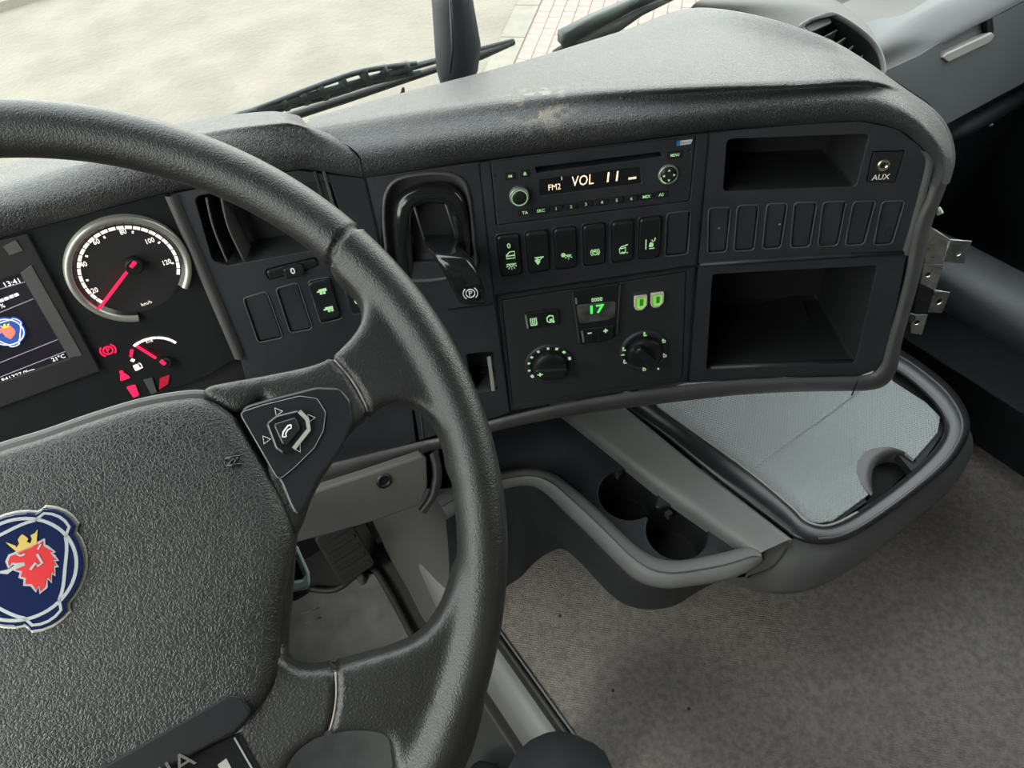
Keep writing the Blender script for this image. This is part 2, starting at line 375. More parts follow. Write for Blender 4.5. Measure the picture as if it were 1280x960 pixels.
for j in range(18):
    for i in range(-4, 12):
        x0 = i*.212+(.106 if j % 2 else 0)+.45; y0 = -(j+1)*.108
        if proto is None:
            proto = MB().box(BF.at(x0+.103, y0+.051), -.103, .103, -.051, .051, 0, .018, bev=.002).build('brick', 'brick', pv)
            base = (x0+.103, y0+.051)
        else:
            b = proto.copy(); COL.objects.link(b); b.location = (x0+.103-base[0], y0+.051-base[1], random.uniform(-.0015, .0015))
far = thing('far_kerb', 'thin pale kerb line at far side of the road, top left', 'kerb')
a, b = atz(0, 16, GZ), atz(58, -2, GZ); dd = (b-a).normalized(); FK = Fr(Vector((*a.xy, GZ)), dd, Vector((-dd.y, dd.x, 0)))
for i in range(-6, 8): MB().box(FK, i*.9, i*.9+.88, 0, .16, 0, .09, bev=.01).build('kerb_stone', 'kerb', far)
struct('trim_9', MB().box(FK, -8, 9, .2, 5, 0, .07, bev=0), 'kerb')

# ================================================================== WIPERS, MIRROR COLUMN
WF = Fr(GS.w(0, 0, -.035), GS.X, GS.Y)
def wp(px, py, z=0): return WF.hit(px, py, z)
wt = thing('windscreen_wiper', 'black windscreen wiper with slotted frame lying low behind steering wheel rim', 'wiper', Fr(wp(250, 162), (1, 0, 0), (0, 1, 0)))
MB().tube([wp(246, 166), wp(300, 144), wp(400, 116), wp(520, 82), wp(640, 50)], [.003, .0055, .0055, .005, .003], n=6).build('blade_backing', 'wiper', wt)
MB().tube([wp(270, 167, -.01), wp(340, 153, -.01), wp(430, 124, -.01), wp(545, 86, -.01), wp(600, 69, -.01), wp(642, 52, -.01)], [.003, .006, .006, .005, .007, .005], n=6).build('rubber_blade', 'rubber', wt)
f_ = MB()
UP = [(300, 144), (345, 127), (400, 106), (456, 88), (520, 79)]; LO = [(318, 148), (358, 134), (408, 121), (465, 103), (525, 90)]
f_.tube(smooth_line([wp(*p) for p in UP], 4), .0038, n=6); f_.tube(smooth_line([wp(*p) for p in LO], 4), .0038, n=6)
f_.build('arm_rail', 'wiper', wt)
for (x1, y1), (x2, y2) in [((322, 136), (330, 146)), ((352, 125), (360, 135)), ((376, 116), (384, 128)), ((398, 107), (408, 122)), ((426, 98), (434, 113)), ((452, 90), (462, 104)), ((478, 84), (486, 98)), ((506, 80), (512, 92))]:
    MB().tube([wp(x1, y1), wp(x2, y2)], .006, n=6).build('cross_link', 'wiper', wt)
MB().tube([wp(456, 96), wp(455, 87)], .005, n=8).build('pivot_pin', 'rubber', wt)
MB().tube([wp(503, 120), wp(504, 110)], [.004, .002], n=6).build('washer_nozzle', 'rubber', wt)
w2_ = thing('windscreen_wiper', 'black windscreen wiper arm with coil spring at top centre, right of the column', 'wiper', Fr(wp(700, 60), (1, 0, 0), (0, 1, 0)))
MB().tube([wp(701, 48), wp(740, 27), wp(790, 4), (wp(900, -40))], [.012, .011, .009, .006], prof=[(-1, -.7), (1, -.7), (.8, .7), (-.8, .7)], up=GS.Z*-1).build('wiper_arm', 'wiper', w2_)
MB().tube([wp(692, 65), wp(725, 52), wp(760, 36), wp(800, 14), wp(850, -8)], [.003, .012, .014, .008, .005], n=8).build('arm_head', 'rubber', w2_)
sp = []
A, B = wp(728, 43, -.012), wp(748, 33, -.012)
for k in range(60):
    t = k/59; sp.append(A.lerp(B, t) + GS.Y*.006*cos(k*.9)+GS.Z*.006*sin(k*.9))
MB().tube(sp, .0012, n=5).build('coil_spring', 'edge', w2_)
MB().lathe(Fr(wp(757, 21, -.018), GS.X, GS.Y*-1), [(.006, -.004), (.006, .002), (.004, .004)], 16).build('pivot_bolt', 'metal', w2_)
CF = Fr((0, .79, .77), (1, 0, 0), (0, 0, 1))
col = thing('mirror_column', 'tall tapered black plastic column standing in front of windscreen at dash edge', 'mirror', Fr(CF.hit(575, 105), (1, 0, 0), (0, 1, 0)))
rows = []
for (xl, yl), (xr, yr), d in [((552, 106), (589, 96), .018), ((548, 90), (595, 82), .024), ((546, 60), (598, 52), .027), ((543, 10), (588, -2), .027), ((540, -60), (575, -70), .025)]:
    A, B = CF.hit(xl, yl), CF.hit(xr, yr); c = (A+B)/2; h = (B-A)/2
    rows.append([c+h*cos(q)*(1 if abs(cos(q)) > .3 else 1) + Vector((0, 1, 0))*(d*sin(q)) for q in [2*pi*(k+.5)/12 for k in range(12)]])
MB().loft(rows, closeu=True, capu=True).build('housing', 'fascia', col)
MB().tube([CF.hit(562, 92, .0275), CF.hit(566, 60, .0295), CF.hit(563, 0, .0295)], .0016, n=6).build('seam_rib', 'black', col)
MB().tube([CF.hit(570, 106), CF.hit(570, 106)+Vector((0, .0, -.05))], .02, n=16).build('foot', 'black', col)

# ================================================================== DASHBOARD
dash = thing('dashboard', 'curved dark grey truck dashboard with padded top, switch panels and storage pockets', 'dashboard')
def rows_px(rows): return rows
# --- padded hood, centre and right
def off(pts, z): return [pan(x, y, z) for x, y in pts]
A_ = [(455, 222), (597, 200), (741, 183), (887, 163), (1000, 155), (1074, 151), (1121, 161), (1150, 182), (1166, 208), (1160, 232)]
B_ = [(453, 210), (597, 188), (741, 172), (885, 152), (998, 142), (1073, 139), (1119, 148), (1153, 170), (1174, 202), (1170, 232)]
C_ = [(448, 193), (592, 170), (738, 153), (880, 136), (994, 126), (1070, 122), (1114, 131), (1152, 154), (1181, 193), (1178, 231)]
C2 = [(425, 176), (570, 150), (722, 131), (870, 117), (992, 110), (1074, 107), (1120, 120), (1162, 151), (1188, 192), (1184, 230)]
def offr(p, i, z): return pan(*p[i], z)
rA = off(A_, 0); rA0 = off(A_, -.012); rB = off(B_, .011); rC = off(C_, .012); rC2 = off(C2, -.004)
D_ = [(386, 158, .930), (540, 133, .935), (700, 113, .937), (860, 104, .938), (991, 100, .937), (1085, 98.5, .934)]
rD = [atz(*p) for p in D_] + [pan(1135, 118, -.028), pan(1176, 152, -.028), pan(1191, 194, -.028), pan(1183.5, 230, -.02)]
E_ = [(388, 156.5, .895), (500, 124, .88), (640, 85, .87), (765, 45, .87), (860, 14, .88), (1000, 44, .915)]
rE = [atz(*p) for p in E_] + [pan(1128, 114, -.062), pan(1172, 149, -.062), pan(1188, 192, -.062), pan(1181, 230, -.045)]
rF = [p + Vector((.0, .09, -.13)) for p in rE[:5]] + [rE[5]+Vector((.03, .08, -.13))] + [p + Vector((-.01, .05, -.03)) for p in rE[6:]]
mid = []
for i in range(10):
    if i <= 4: mid.append(rD[i].lerp(rE[i], .55)+Vector((0, 0, .004)))
    elif i == 5: mid.append(rD[i].lerp(rE[i], .5)+Vector((0, 0, .002)))
    else: mid.append(rD[i].lerp(rE[i], .5)+PR.Z*0)
pad = MB().grid([rA0, rA, rB, rC, rC2, rD, mid, rE, rF], 7, 5)
pad.build('padded_hood', 'pad', dash, label='padded top of the centre console with scuff marks')
# --- padded hood over the cluster
a2 = [(-140, 330), (-60, 312), (0, 297), (100, 269), (206, 241), (300, 224), (372, 211), (400, 213), (454, 222)]
b2 = [(-140, 316), (-60, 297), (0, 281), (95, 254), (195, 229), (298, 208), (376, 196), (402, 200), (452, 211)]
c2 = [(-140, 297), (-60, 277), (0, 259), (85, 240), (170, 217), (293, 189), (376, 179), (403, 182), (447, 195)]
d2 = [(-140, 262), (-60, 240), (0, 222), (85, 203), (160, 185), (262, 162), (338, 153), (366, 154), (387, 158)]
qa0 = off(a2, -.012); qa = off(a2, 0); qb = off(b2, .010); qc = off(c2, .010)
qd = [atz(x, y, .955) for x, y in d2[:-1]] + [atz(387, 158, .932)]
qc2 = [qc[i].lerp(qd[i], .4)+Vector((0, 0, .006)) for i in range(9)]
qe = [p+Vector((.01, .07, -.03)) for p in qd]; qf = [p+Vector((.02, .14, -.17)) for p in qd]
MB().grid([qa0, qa, qb, qc, qc2, qd, qe, qf], 6, 5).build('padded_hood', 'pad', dash, label='padded hood over the instrument cluster')
# dust scuffs on padded edge
# --- shelf below windscreen
struct('trim_1', MB().box(ID, LX, RX, .66, .862, .60, .70, bev=.005), 'shelf')
# --- fascia plates with holes
TH = .005
def P(fr, pts, r=.002): return fillet(fr.ls(pts), r)
# cluster plate
cl_out = PC.ls([(-150, 334), (0, 298), (206, 242), (213, 243), (300, 446), (262, 470), (180, 500), (60, 540), (0, 560), (-120, 600)])
# left module
knobslot = P(PL, [(331, 337), (396, 321), (399, 333), (336, 351)], .004)
pocketL = P(PL, [(243, 246), (300, 236), (412, 226), (424, 262), (438, 300), (385, 314), (285, 332), (266, 326)], .006)
blL = [P(PL, q, .004) for q in ([(304, 373), (333, 364), (354, 422), (323, 428)], [(345, 361), (372, 353), (391, 411), (363, 416)], [(385, 351), (413, 346), (428, 398), (401, 404)], [(425, 341), (452, 335), (466, 388), (441, 393)])]
lm_out = PL.ls([(213, 243), (372, 213), (455, 223), (508, 450), (520, 552), (395, 590), (330, 560), (300, 446)])
lo = [(x, min(y, .03)) for x, y in lm_out]
MB().plate(PL, lo, -TH, 0, [knobslot, pocketL]+blL).build('left_switch_panel', 'fascia', dash)
# brake module
bezel = P(P0, [(478, 330), (477, 258), (484, 232), (505, 219), (535, 214), (566, 216), (583, 226), (590, 250), (594, 326)], .012)
slotB = P(P0, [(583, 443), (617, 440), (622, 487), (590, 492)], .003)
bm_out = P0.ls([(455, 223), (598, 203), (617, 368), (637, 516), (612, 525), (524, 551), (508, 450)])
MB().plate(P0, bm_out, -TH, -.0006, [bezel, slotB]).build('brake_panel', 'fascia', dash)
# centre upper module
radio_h = P(P0, [(612.5, 201.5), (870.5, 168.5), (862.5, 251), (620.5, 282)], .002)
sw_px = [(637.5, 322.5), (672.5, 315.5), (706.7, 309.5), (742.5, 303.5), (778, 299.5), (812, 295)]
SWW, SWH = .0215, .0455
sw_c = [P0.l(*p) for p in sw_px]; swb = P0.l(847, 292)
yl = [c[1] for c in sw_c]; ym = sum(yl)/len(yl)
sw_c = [(c[0], ym) for c in sw_c]; swb = (swb[0], ym)
cu_out = P0.ls([(599, 203), (885.5, 166), (869.5, 330.5), (617.5, 368.5)])
MB().plate(P0, cu_out, -TH, .0004, [radio_h]+[rrect(c[0], c[1], SWW+.0015, SWH+.0015, .004) for c in sw_c+[swb]]).build('centre_switch_panel', 'fascia', dash)
cl2 = P0.ls([(618, 371), (869.5, 333.5), (860, 478), (638, 515)])
clim_h = P(P0, [(627.5, 376), (858.7, 340.5), (853.7, 473.5), (641, 507.5)], .002)
MB().plate(P0, cl2, -TH, -.002, [clim_h]).build('climate_surround', 'fascia', dash)
# right module
slots = []
lt = [886, 922, 959, 993, 1029, 1067, 1103]; rt = [913.5, 948.5, 984.5, 1021.5, 1058, 1094.5, 1131]
lb = [884.5, 917.5, 953, 988, 1022.5, 1056.5, 1092]; rb = [908, 942.5, 976, 1012, 1047, 1080, 1115]
yt = [260, 257, 255, 253.5, 252.5, 252, 252]; yb = [316, 313.5, 311, 309.5, 308, 306.5, 306]
for k in range(7): slots.append(P(PR, [(lt[k], yt[k]), (rt[k], yt[k]-.8), (rb[k], yb[k]-1), (lb[k], yb[k])], .004))
pocketT = P(PR, [(909, 174), (1087, 167.5), (1070, 233), (904, 239)], .005)
pocketB = P(PR, [(891, 343), (1097, 332), (1069, 454), (883, 462)], .004)
aux_h = P(PR, [(1091, 189.5), (1131, 188), (1119, 228), (1083, 227.5)], .001)
r_out = PR.ls([(886.5, 166), (1000, 156), (1077, 151.5), (1121, 161), (1150, 182), (1160, 200), (1137, 300), (1119, 395), (1108, 438), (1097, 462), (1070, 472), (980, 472), (860.5, 479)])
MB().plate(PR, r_out, -TH, 0, slots+[pocketT, pocketB, aux_h]).build('right_fascia_panel', 'fascia', dash)
# seams and grooves between modules
def line(fr, a, b, w=.0012, z=.0002, m='black', nm='seam'):
    MB().ribbon(fr, [fr.l(*a), fr.l(*b)], w, z-.001, z+.0004).build(nm, m, dash)
line(P0, (598, 203), (617.5, 368)); line(P0, (617.8, 369), (637, 515)); line(P0, (886, 166), (870, 331)); line(P0, (869.7, 333), (860, 477))
line(P0, (617, 369.5), (870, 332), .003, -.0008)
line(PR, (871, 332), (1131, 317), .003, 0); line(P0, (616, 380), (560, 387)); line(P0, (455, 223), (508, 450), .0016)
# raised ledge between upper and lower right halves
MB().tube([PR.hit(875, 331, .001), PR.hit(960, 325, .001), PR.hit(1040, 320, .001), PR.hit(1131, 316, .001)], .0022, n=8).build('ledge', 'fascia', dash)
# pocket boxes
def pocket(fr, hole, depth, m='fascia2', name='pocket_liner', shrink=.94):
    cx = sum(p[0] for p in hole)/len(hole); cy = sum(p[1] for p in hole)/len(hole)
    rows = [[fr.w(x, y, -.001) for x, y in hole], [fr.w(cx+(x-cx)*shrink, cy+(y-cy)*shrink, -depth+.006) for x, y in hole], [fr.w(cx+(x-cx)*(shrink-.04), cy+(y-cy)*(shrink-.06), -depth) for x, y in hole]]
    mb = MB().loft(rows, closeu=True, smooth=False); k = len(mb.v); mb.v += rows[-1]; mb.f.append(tuple(range(k, k+len(hole)))); mb.sm.append(False)
    return mb.build(name, m, dash, fixn=True)
pocket(PR, pocketT, .085, 'matte'); pocket(PR, pocketB, .13, 'matte'); pocket(PL, pocketL, .035); pocket(P0, slotB, .03)
MB().box(PR.at(*PR.l(1003, 352), -.12), -.0015, .0015, -.03, .03, 0, .02, bev=.0004).build('pocket_rib', 'fascia', dash)
MB().box(PR.at(*PR.l(964, 180), -.08), -.001, .001, -.012, .008, 0, .02, bev=.0004).build('pocket_rib', 'fascia', dash)
# bottom lip of big pocket
MB().tube([PR.hit(888, 460, -.004), PR.hit(1067, 452.5, -.004)], .0035, n=8).build('pocket_lip', 'fascia', dash)
line(P0, (611, 446), (616.5, 488), .004, .0005, 'edge', 'slot_edge')
# cover blanks
def blank(fr, hole, m='fascia'):
    MB().plate(fr, offset(hole if area2(hole) > 0 else hole[::-1], -.0009), -.005, -.0012, bev=.0010).build('blank_cover', m, dash)
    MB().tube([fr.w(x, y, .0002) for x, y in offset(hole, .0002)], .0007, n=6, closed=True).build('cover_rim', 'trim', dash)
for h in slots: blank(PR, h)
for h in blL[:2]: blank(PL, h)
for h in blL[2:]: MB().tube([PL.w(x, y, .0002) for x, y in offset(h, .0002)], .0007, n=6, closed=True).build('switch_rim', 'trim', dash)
for c_ in sw_c:
    MB().tube([P0.w(x, y, .0005) for x, y in rrect(c_[0], c_[1], SWW+.0019, SWH+.0019, .0042)], .0007, n=6, closed=True).build('switch_rim', 'fascia', dash)
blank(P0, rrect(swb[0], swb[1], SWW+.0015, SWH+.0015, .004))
MB().lathe(PR.at(*PR.l(1112, 292)), [(.0042, -.0011), (.0036, -.0008), (.0034, -.004)], 20).build('socket_hole', 'black', dash)
# tiny glints on covers, painted as pale dots
for q in ((899, 286), (975, 281)): MB().lathe(PR.at(*PR.l(*q), -.0012), [(.001, 0), (.0007, .0006)], 8).build('glint_dot', 'edge', dash)
# vertical fins in left pocket
for xa, xb, m_ in ((258, 284, 'fascia'), (277, 306, 'trim')):
    pts = smooth_line([PL.hit(xa, 247, .001), PL.hit(xa+9, 285, .001), PL.hit(xb, 327, .001)], 4)
    MB().loft([[p, p-PL.Z*.03+PL.X*.006] for p in pts], smooth=True).build('pocket_fin', m_, dash)
    MB().tube(pts, .0011, n=6).build('fin_edge', 'trim', dash)
for x_ in (401, 412):
    MB().box(PL.at(*PL.l(x_, 240)), -.0015, .0015, -.025, .02, -.02, .001).build('pocket_fin', 'trim' if x_ > 405 else 'fascia', dash)
# trim strip between cluster and left module
MB().loft([[PC.w(-.006, y, .001), PC.w(-.003, y, .005), PC.w(.001, y, .004), PL.w(-.159+.003, y, .0)] for y in (.018, -.05, -.10, -.155)]).build('cluster_trim_strip', 'trim', dash)
# --- lower trim band: from right side down and along bottom edge
OUT = [(1184, 230), (1176, 251), (1164, 284), (1149, 350), (1135, 399), (1126, 435), (1121, 462), (1108, 481), (1085, 488), (1047, 489), (980, 490.5), (912, 495), (807, 507), (712, 520), (615, 540), (555, 560), (525, 568), (396, 612), (300, 645)]
INN = [(1163, 232), (1157, 251), (1143, 284), (1131, 350), (1118, 399), (1108, 435), (1102, 455), (1090, 467), (1070, 470.5), (1030, 471.5), (970, 473), (912, 476), (807, 488), (712, 503), (612, 526), (552, 546), (522, 553), (398, 584), (300, 612)]
def sg(i):
    x, y = INN[i]; return seg(x, y) if x > 640 else (P0 if x > 520 else PL)
r0 = [sg(i).hit(*INN[i], -.004) for i in range(19)]; r1_ = [sg(i).hit(*INN[i], .004) for i in range(19)]
r2 = [sg(i).hit((INN[i][0]+OUT[i][0])/2, (INN[i][1]+OUT[i][1])/2, .008) for i in range(19)]
r3 = [sg(i).hit(*OUT[i], -.004) for i in range(19)]; r4 = [sg(i).hit(OUT[i][0]*.7+INN[i][0]*.3, OUT[i][1]*.7+INN[i][1]*.3, -.03) for i in range(19)]
MB().grid([r0, r1_, r2, r3, r4], 5, 4).build('lower_trim_band', 'trim', dash)
# bright bevel inside right end
MB().loft([[PR.hit(a, b, .0), PR.hit(a+5, b+1, .0045), PR.hit(a+10, b+2, .003)] for a, b in smooth_line([Vector((x, y)) for x, y in [(1150, 188), (1157, 202), (1150, 235), (1138, 280), (1127, 318)]], 4)]).build('end_bevel', 'trim', dash)
line(PR, (1069, 470), (1062, 489), .0012, .008)
# underside / body that closes the dash behind the fascia
def body(fr, xa, xb, ya, yb, z):
    return MB().box(fr, xa, xb, ya, yb, -z, -.006, bev=0)
bd = MB()
ring = [(PC, -.45, -.165), (PC, 0, -.17), (PL, .0, -.24), (P0, .10, -.29), (PR, .155, -.275)]
top = [fr.w(x, .0, -.14) for fr, x, y in ring]; tf = [fr.w(x, .0, -.14) for fr, x, y in ring]
bot = [fr.w(x, y, -.02) for fr, x, y in ring]; bb = [fr.w(x, y+.02, -.20) for fr, x, y in ring]
MB().loft([bot, bb, tf], smooth=False).build('dash_underside', 'matte', dash)
# end cheek of dash behind trim
MB().loft([[PR.hit(x, y, -.006) for x, y in OUT[:8]], [PR.hit(x, y, -.006)-PR.Z*.09-PR.X*.02 for x, y in OUT[:8]]], smooth=True).build('end_cheek', 'fascia', dash)
# knee panel + lock
KN = Fr(atz(470, 605, .60), (1, -.05, 0), (0, .35, 1))
kp = [(385, 617), (455, 594), (528, 569), (534, 573), (535, 608), (526, 632), (460, 655), (371, 680), (300, 705), (290, 650)]
knee = thing('knee_panel', 'plain light grey knee panel with a round lock below the dash', 'panel', Fr(KN.hit(470, 605), KN.X, KN.Y))
MB().plate(KN, fillet(KN.ls(kp), .004), -.012, 0, bev=.003).build('panel_body', 'knee', knee)
MB().lathe(KN.at(*KN.l(480, 601)), [(.009, 0), (.0085, .002), (.006, .0025), (.005, .0005)], 28).build('lock', 'satin', knee)
kt = MB().grid([[KN.hit(x, y, z) for x, y in q] for q, z in (([(537, 570), (541, 592), (536, 618), (524, 636)], -.01), ([(541, 566), (546, 592), (541, 620), (527, 640)], .004), ([(548, 562), (553, 592), (549, 617), (533, 643)], -.006))], 4, 4)
kt.build('edge_trim', 'trim', knee)
# lower dark panel left below cluster (behind the spoke)
MB().plate(PC, PC.ls([(-120, 600), (0, 560), (60, 540), (180, 500), (300, 446), (345, 560), (330, 640), (100, 700), (-120, 760)]), -.012, -.006, bev=0).build('column_panel', 'matte', dash)
for x_ in (470, 497, 524):
    line(P0, (x_, 505), (x_+5, 548), .0009, .0002, 'trim')

# ================================================================== INSTRUMENT CLUSTER
cl = thing('instrument_cluster', 'instrument cluster with round speedometer, fuel gauge and colour screen behind wheel', 'gauge', PC.at(0, 0))
MB().plate(PC, cl_out, -.02, -.001, bev=.001).build('cluster_face', 'gloss' if 0 else 'satin', cl)
SX, SY, SR = -.0555, -.0345, .0475
ringc = (SX-.001, SY)
MB().lathe(PC, [(SR-.0075, -.0008), (SR-.0045, .0022)], 90, SX, SY, -42, 255, cap=False).build('ring_slope', 'satin', cl)
MB().lathe(PC, [(SR-.0045, .0020), (SR-.0035, .0042), (SR-.0005, .005), (SR+.0012, .0038), (SR+.002, -.001)], 90, SX, SY, -42, 255, cap=False).build('speedometer_ring', 'chrome', cl)
MB().plate(PC, circ(SX, SY, SR-.0062, 60), -.001, -.0004, bev=0).build('speedometer_dial', 'matte', cl)
KT = [(20, (115, 365)), (40, (100, 330)), (60, (117, 299.5)), (80, (153, 286)), (100, (189, 298)), (120, (212, 327))]
for k, q in KT:
    x, y = PC.l(*q); dr_ = hypot(x-SX, y-SY); x -= (x-SX)/dr_*.0026; y -= (y-SY)/dr_*.0026
    MB().text(PC, str(k), x, y, .0046, z1=.0004, bold=.012, sx=.8).build('dial_number', 'ewhite', cl)
MB().text(PC, 'km/h', *PC.l(183, 379), .0032, z1=.0003).build('unit_lettering', 'ewhite', cl)
# arc of blocks from 20-ish (lower left) clockwise to 125
def ang(px, py): x, y = PC.l(px, py); return math.degrees(atan2(y-SY, x-SX))
aS = ang(123, 386) % 360; aE = ang(226, 344) % 360
if aE > 180: aE -= 360
av = MB(); NB = 26
for k in range(NB):
    a0 = aS+(aE-aS)*(k+.08)/NB; a1 = aS+(aE-aS)*(k+.92)/NB
    pts = [(SX+(SR-.0094)*cos(radians(a0+(a1-a0)*i/3)), SY+(SR-.0094)*sin(radians(a0+(a1-a0)*i/3))) for i in range(4)]
    av.ribbon(PC, pts, .0026, -.0003, .0003)
    if k % 4 == 0 and k: av.ribbon(PC, [(SX+(SR-.0125)*cos(radians(a0)), SY+(SR-.0125)*sin(radians(a0))), (SX+(SR-.0145)*cos(radians(a0)), SY+(SR-.0145)*sin(radians(a0)))], .0014, -.0003, .0003)
av.build('dial_scale', 'ewhite', cl)
nd = MB().lathe(PC, [(.0075, -.0004), (.0075, .006), (.006, .008)], 30, *PC.l(166, 330)).build('needle_hub', 'black', cl)
pa, pb, pc = PC.l(124, 386, .005), PC.l(160, 340, .007), PC.l(167, 330, .008)
x1 = MB().ribbon(PC, [pa, pb], .0022, .004, .0055); x1.ribbon(PC, [PC.l(163.5, 334, .008), PC.l(169, 327, .008)], .003, .008, .0088)
x1.build('needle', 'ered', cl)
# fuel gauge
FX, FY = PC.l(204, 452); fr_ = .0165
fa = MB(); fr2 = MB()
A0 = math.degrees(atan2(PC.l(167, 433)[1]-FY, PC.l(167, 433)[0]-FX)); A1 = math.degrees(atan2(PC.l(220, 429)[1]-FY, PC.l(220, 429)[0]-FX))
R0 = hypot(PC.l(167, 433)[0]-FX, PC.l(167, 433)[1]-FY); R1 = hypot(PC.l(220, 429)[0]-FX, PC.l(220, 429)[1]-FY)
for k in range(6):
    pts = []
    for i in range(4):
        t = (k+.04+.92*i/3)/6; a = radians(A0+(A1-A0)*t); R = R0+(R1-R0)*t; pts.append((FX+R*cos(a), FY+R*sin(a)))
    fa.ribbon(PC, pts, .0022, -.0006, .0002)
fa.ribbon(PC, PC.ls([(165, 452), (167, 449)]), .003, -.0006, .0002)
fa.text(PC, '1/2', *PC.l(186, 426), .0036, z1=.0003, bold=.02)
pp = PC.at(*PC.l(172, 459)); fa.plate(pp, rrect(-.0008, 0, .0046, .006, .0008), -.0006, .0002, bev=0); fa.ribbon(pp, [(.0015, -.002), (.0036, -.0022), (.0036, .002), (.0026, .0034)], .0008, -.0006, .0002)
fa.build('fuel_scale', 'ewhite', cl)
fr2.ribbon(PC, PC.ls([(165, 437), (163.6, 446)]), .0024, -.0004, .0003); fr2.ribbon(PC, PC.ls([(171, 433), (195, 448)], .003), .0022, .002, .003)
fr2.ribbon(PC, PC.ls([(201, 451.5), (206.5, 455.5)], .006), .0032, .005, .006); fr2.build('fuel_needle', 'ered', cl)
MB().lathe(PC, [(.005, -.001), (.005, .0045), (.004, .005)], 24, *PC.l(207, 452)).build('needle_hub', 'black', cl)
# warning lamps, then painted reflections below them
def parksym(mb, fr, r, w, z0=-.0002, z1=.0003, letter='P'):
    mb.ribbon(fr, circ(0, 0, r*.62, 24), w, z0, z1, closed=True)
    for s in (0, 180):
        mb.ribbon(fr, [(r*cos(radians(s+a)), r*sin(radians(s+a))) for a in range(-50, 51, 10)], w, z0, z1)
    mb.text(fr, letter, 0, 0, r*.72, z1=z1, bold=.02)
wl = MB(); parksym(wl, PC.at(*PC.l(135, 438)), .0062, .0011); wl.build('brake_warning_lamp', 'ered', cl)
wl = MB(); q = PC.at(*PC.l(154, 469)); wl.plate(q, circ(0, .0035, .0018, 12), -.0002, .0003, bev=0); wl.plate(q, fillet([(-.002, .0015), (.002, .0015), (.0045, -.005), (-.0045, -.005)], .001), -.0002, .0003, bev=0)
wl.build('seat_belt_lamp', 'ered', cl)
wl = MB(); wl.plate(PC, P(PC, [(158, 484), (169, 481), (174, 494), (167, 497)], .001), -.0006, .0003, bev=0); wl.build('red_reflection', 'ered', cl)  # red patch painted as a blurred reflection, no lamp of its own
MB().plate(PC, PC.ls([(179, 475), (190, 472), (196, 490), (189, 493)]), -.0006, .0002, bev=0).build('dim_reflection', 'trim', cl)  # grey patch among the painted reflections
MB().plate(PC, PC.ls([(200, 473), (212, 469), (210, 480), (199, 487)]), -.0006, .0002, bev=0).build('dim_red_reflection', mat('dim_red_reflection', (.35, .01, .03), .4, emit=.5), cl)  # dull red reflection put in as a faintly glowing patch
# screen
bz = PC.ls([(-90, 320), (34, 291), (125, 462), (0, 508), (-90, 540)])
scr = P(PC, [(-60, 366), (25, 341), (86, 446), (-30, 487), (-60, 497)], .0005)
MB().plate(PC, bz, -.001, .003, [scr], bev=.001).build('screen_bezel', 'matte', cl)
MB().plate(PC, scr, -.001, .0004, bev=0).build('screen_glass', 'screen', cl)
MB().plate(PC, PC.ls([(26, 341), (39, 331), (103, 444), (87, 447)], .003), .0028, .0036, bev=.0003).build('screen_side_trim', 'trim', cl)
MB().plate(PC, PC.ls([(4, 308), (20, 300), (29, 313), (12, 319)], .003), .0028, .0036, bev=.0003).build('screen_tab', 'trim', cl)
for t_x, q, al, h_ in (('13:41', (15, 353), 'CENTER', .0042), ('%', (3, 382), 'CENTER', .0036), ('21\u00b0C', (73, 447), 'CENTER', .0036), ('841327.0km', (44, 461), 'RIGHT', .0037)):
    MB().text(PC, t_x, *PC.l(*q), h_, z1=.0008, bold=.01, align=al).build('screen_text', 'escreen', cl)
for k in range(4): MB().ribbon(PC, [PC.l(23-k*6.2, 367+k*2.4), PC.l(18-k*6.2, 369+k*2.4)], .0024, .0004, .0008).build('level_block', 'escreen', cl)
for a, b in (((0, 361), (31, 352)), ((-2, 391), (42, 373)), ((0, 453), (72, 424)), ((0, 471), (84, 438))): MB().ribbon(PC, [PC.l(*a), PC.l(*b)], .0007, .0004, .0007).build('screen_line', 'egrey', cl)

# emblem shapes (three-fold crank outline with griffin), used on screen and wheel
def emblem_outline(R, rot=0):
    out = []
    for k in range(3):
        c = 30+120*k
        for a, r in ((-30, 1.0), (-22, .99), (-19, 1.04), (-17, 1.11), (-8, 1.14), (0, 1.15), (8, 1.14), (17, 1.11), (19, 1.04), (22, .99), (30, 1.0), (40, 1.0), (50, 1.0), (60, 1.0), (70, 1.0), (80, 1.0)):
            out.append((R*r*cos(radians(c+a+rot)), R*r*sin(radians(c+a+rot))))
    return out
GR = [(55, 490), (70, 455), (110, 440), (150, 420), (215, 395), (240, 375), (262, 372), (290, 350), (285, 385), (310, 400), (355, 425), (330, 432), (350, 455), (378, 480), (350, 480), (378, 520), (355, 520), (362, 575), (340, 560), (340, 620), (315, 590), (300, 660), (270, 690), (262, 640), (240, 680), (215, 640), (170, 640), (175, 600), (140, 590), (150, 555), (100, 545), (170, 515), (165, 495), (110, 500), (80, 495), (60, 520)]
CR = [(40, 362), (70, 372), (85, 378), (105, 385), (110, 400), (130, 370), (120, 345), (135, 322), (150, 308), (175, 325), (190, 340), (180, 360), (205, 370), (215, 340), (205, 315), (225, 305), (235, 300), (252, 275), (245, 375), (170, 405), (115, 430), (95, 410), (70, 390)]
BK = [(0, 555), (60, 540), (110, 505), (165, 500), (155, 520), (90, 545), (50, 575), (0, 570)]
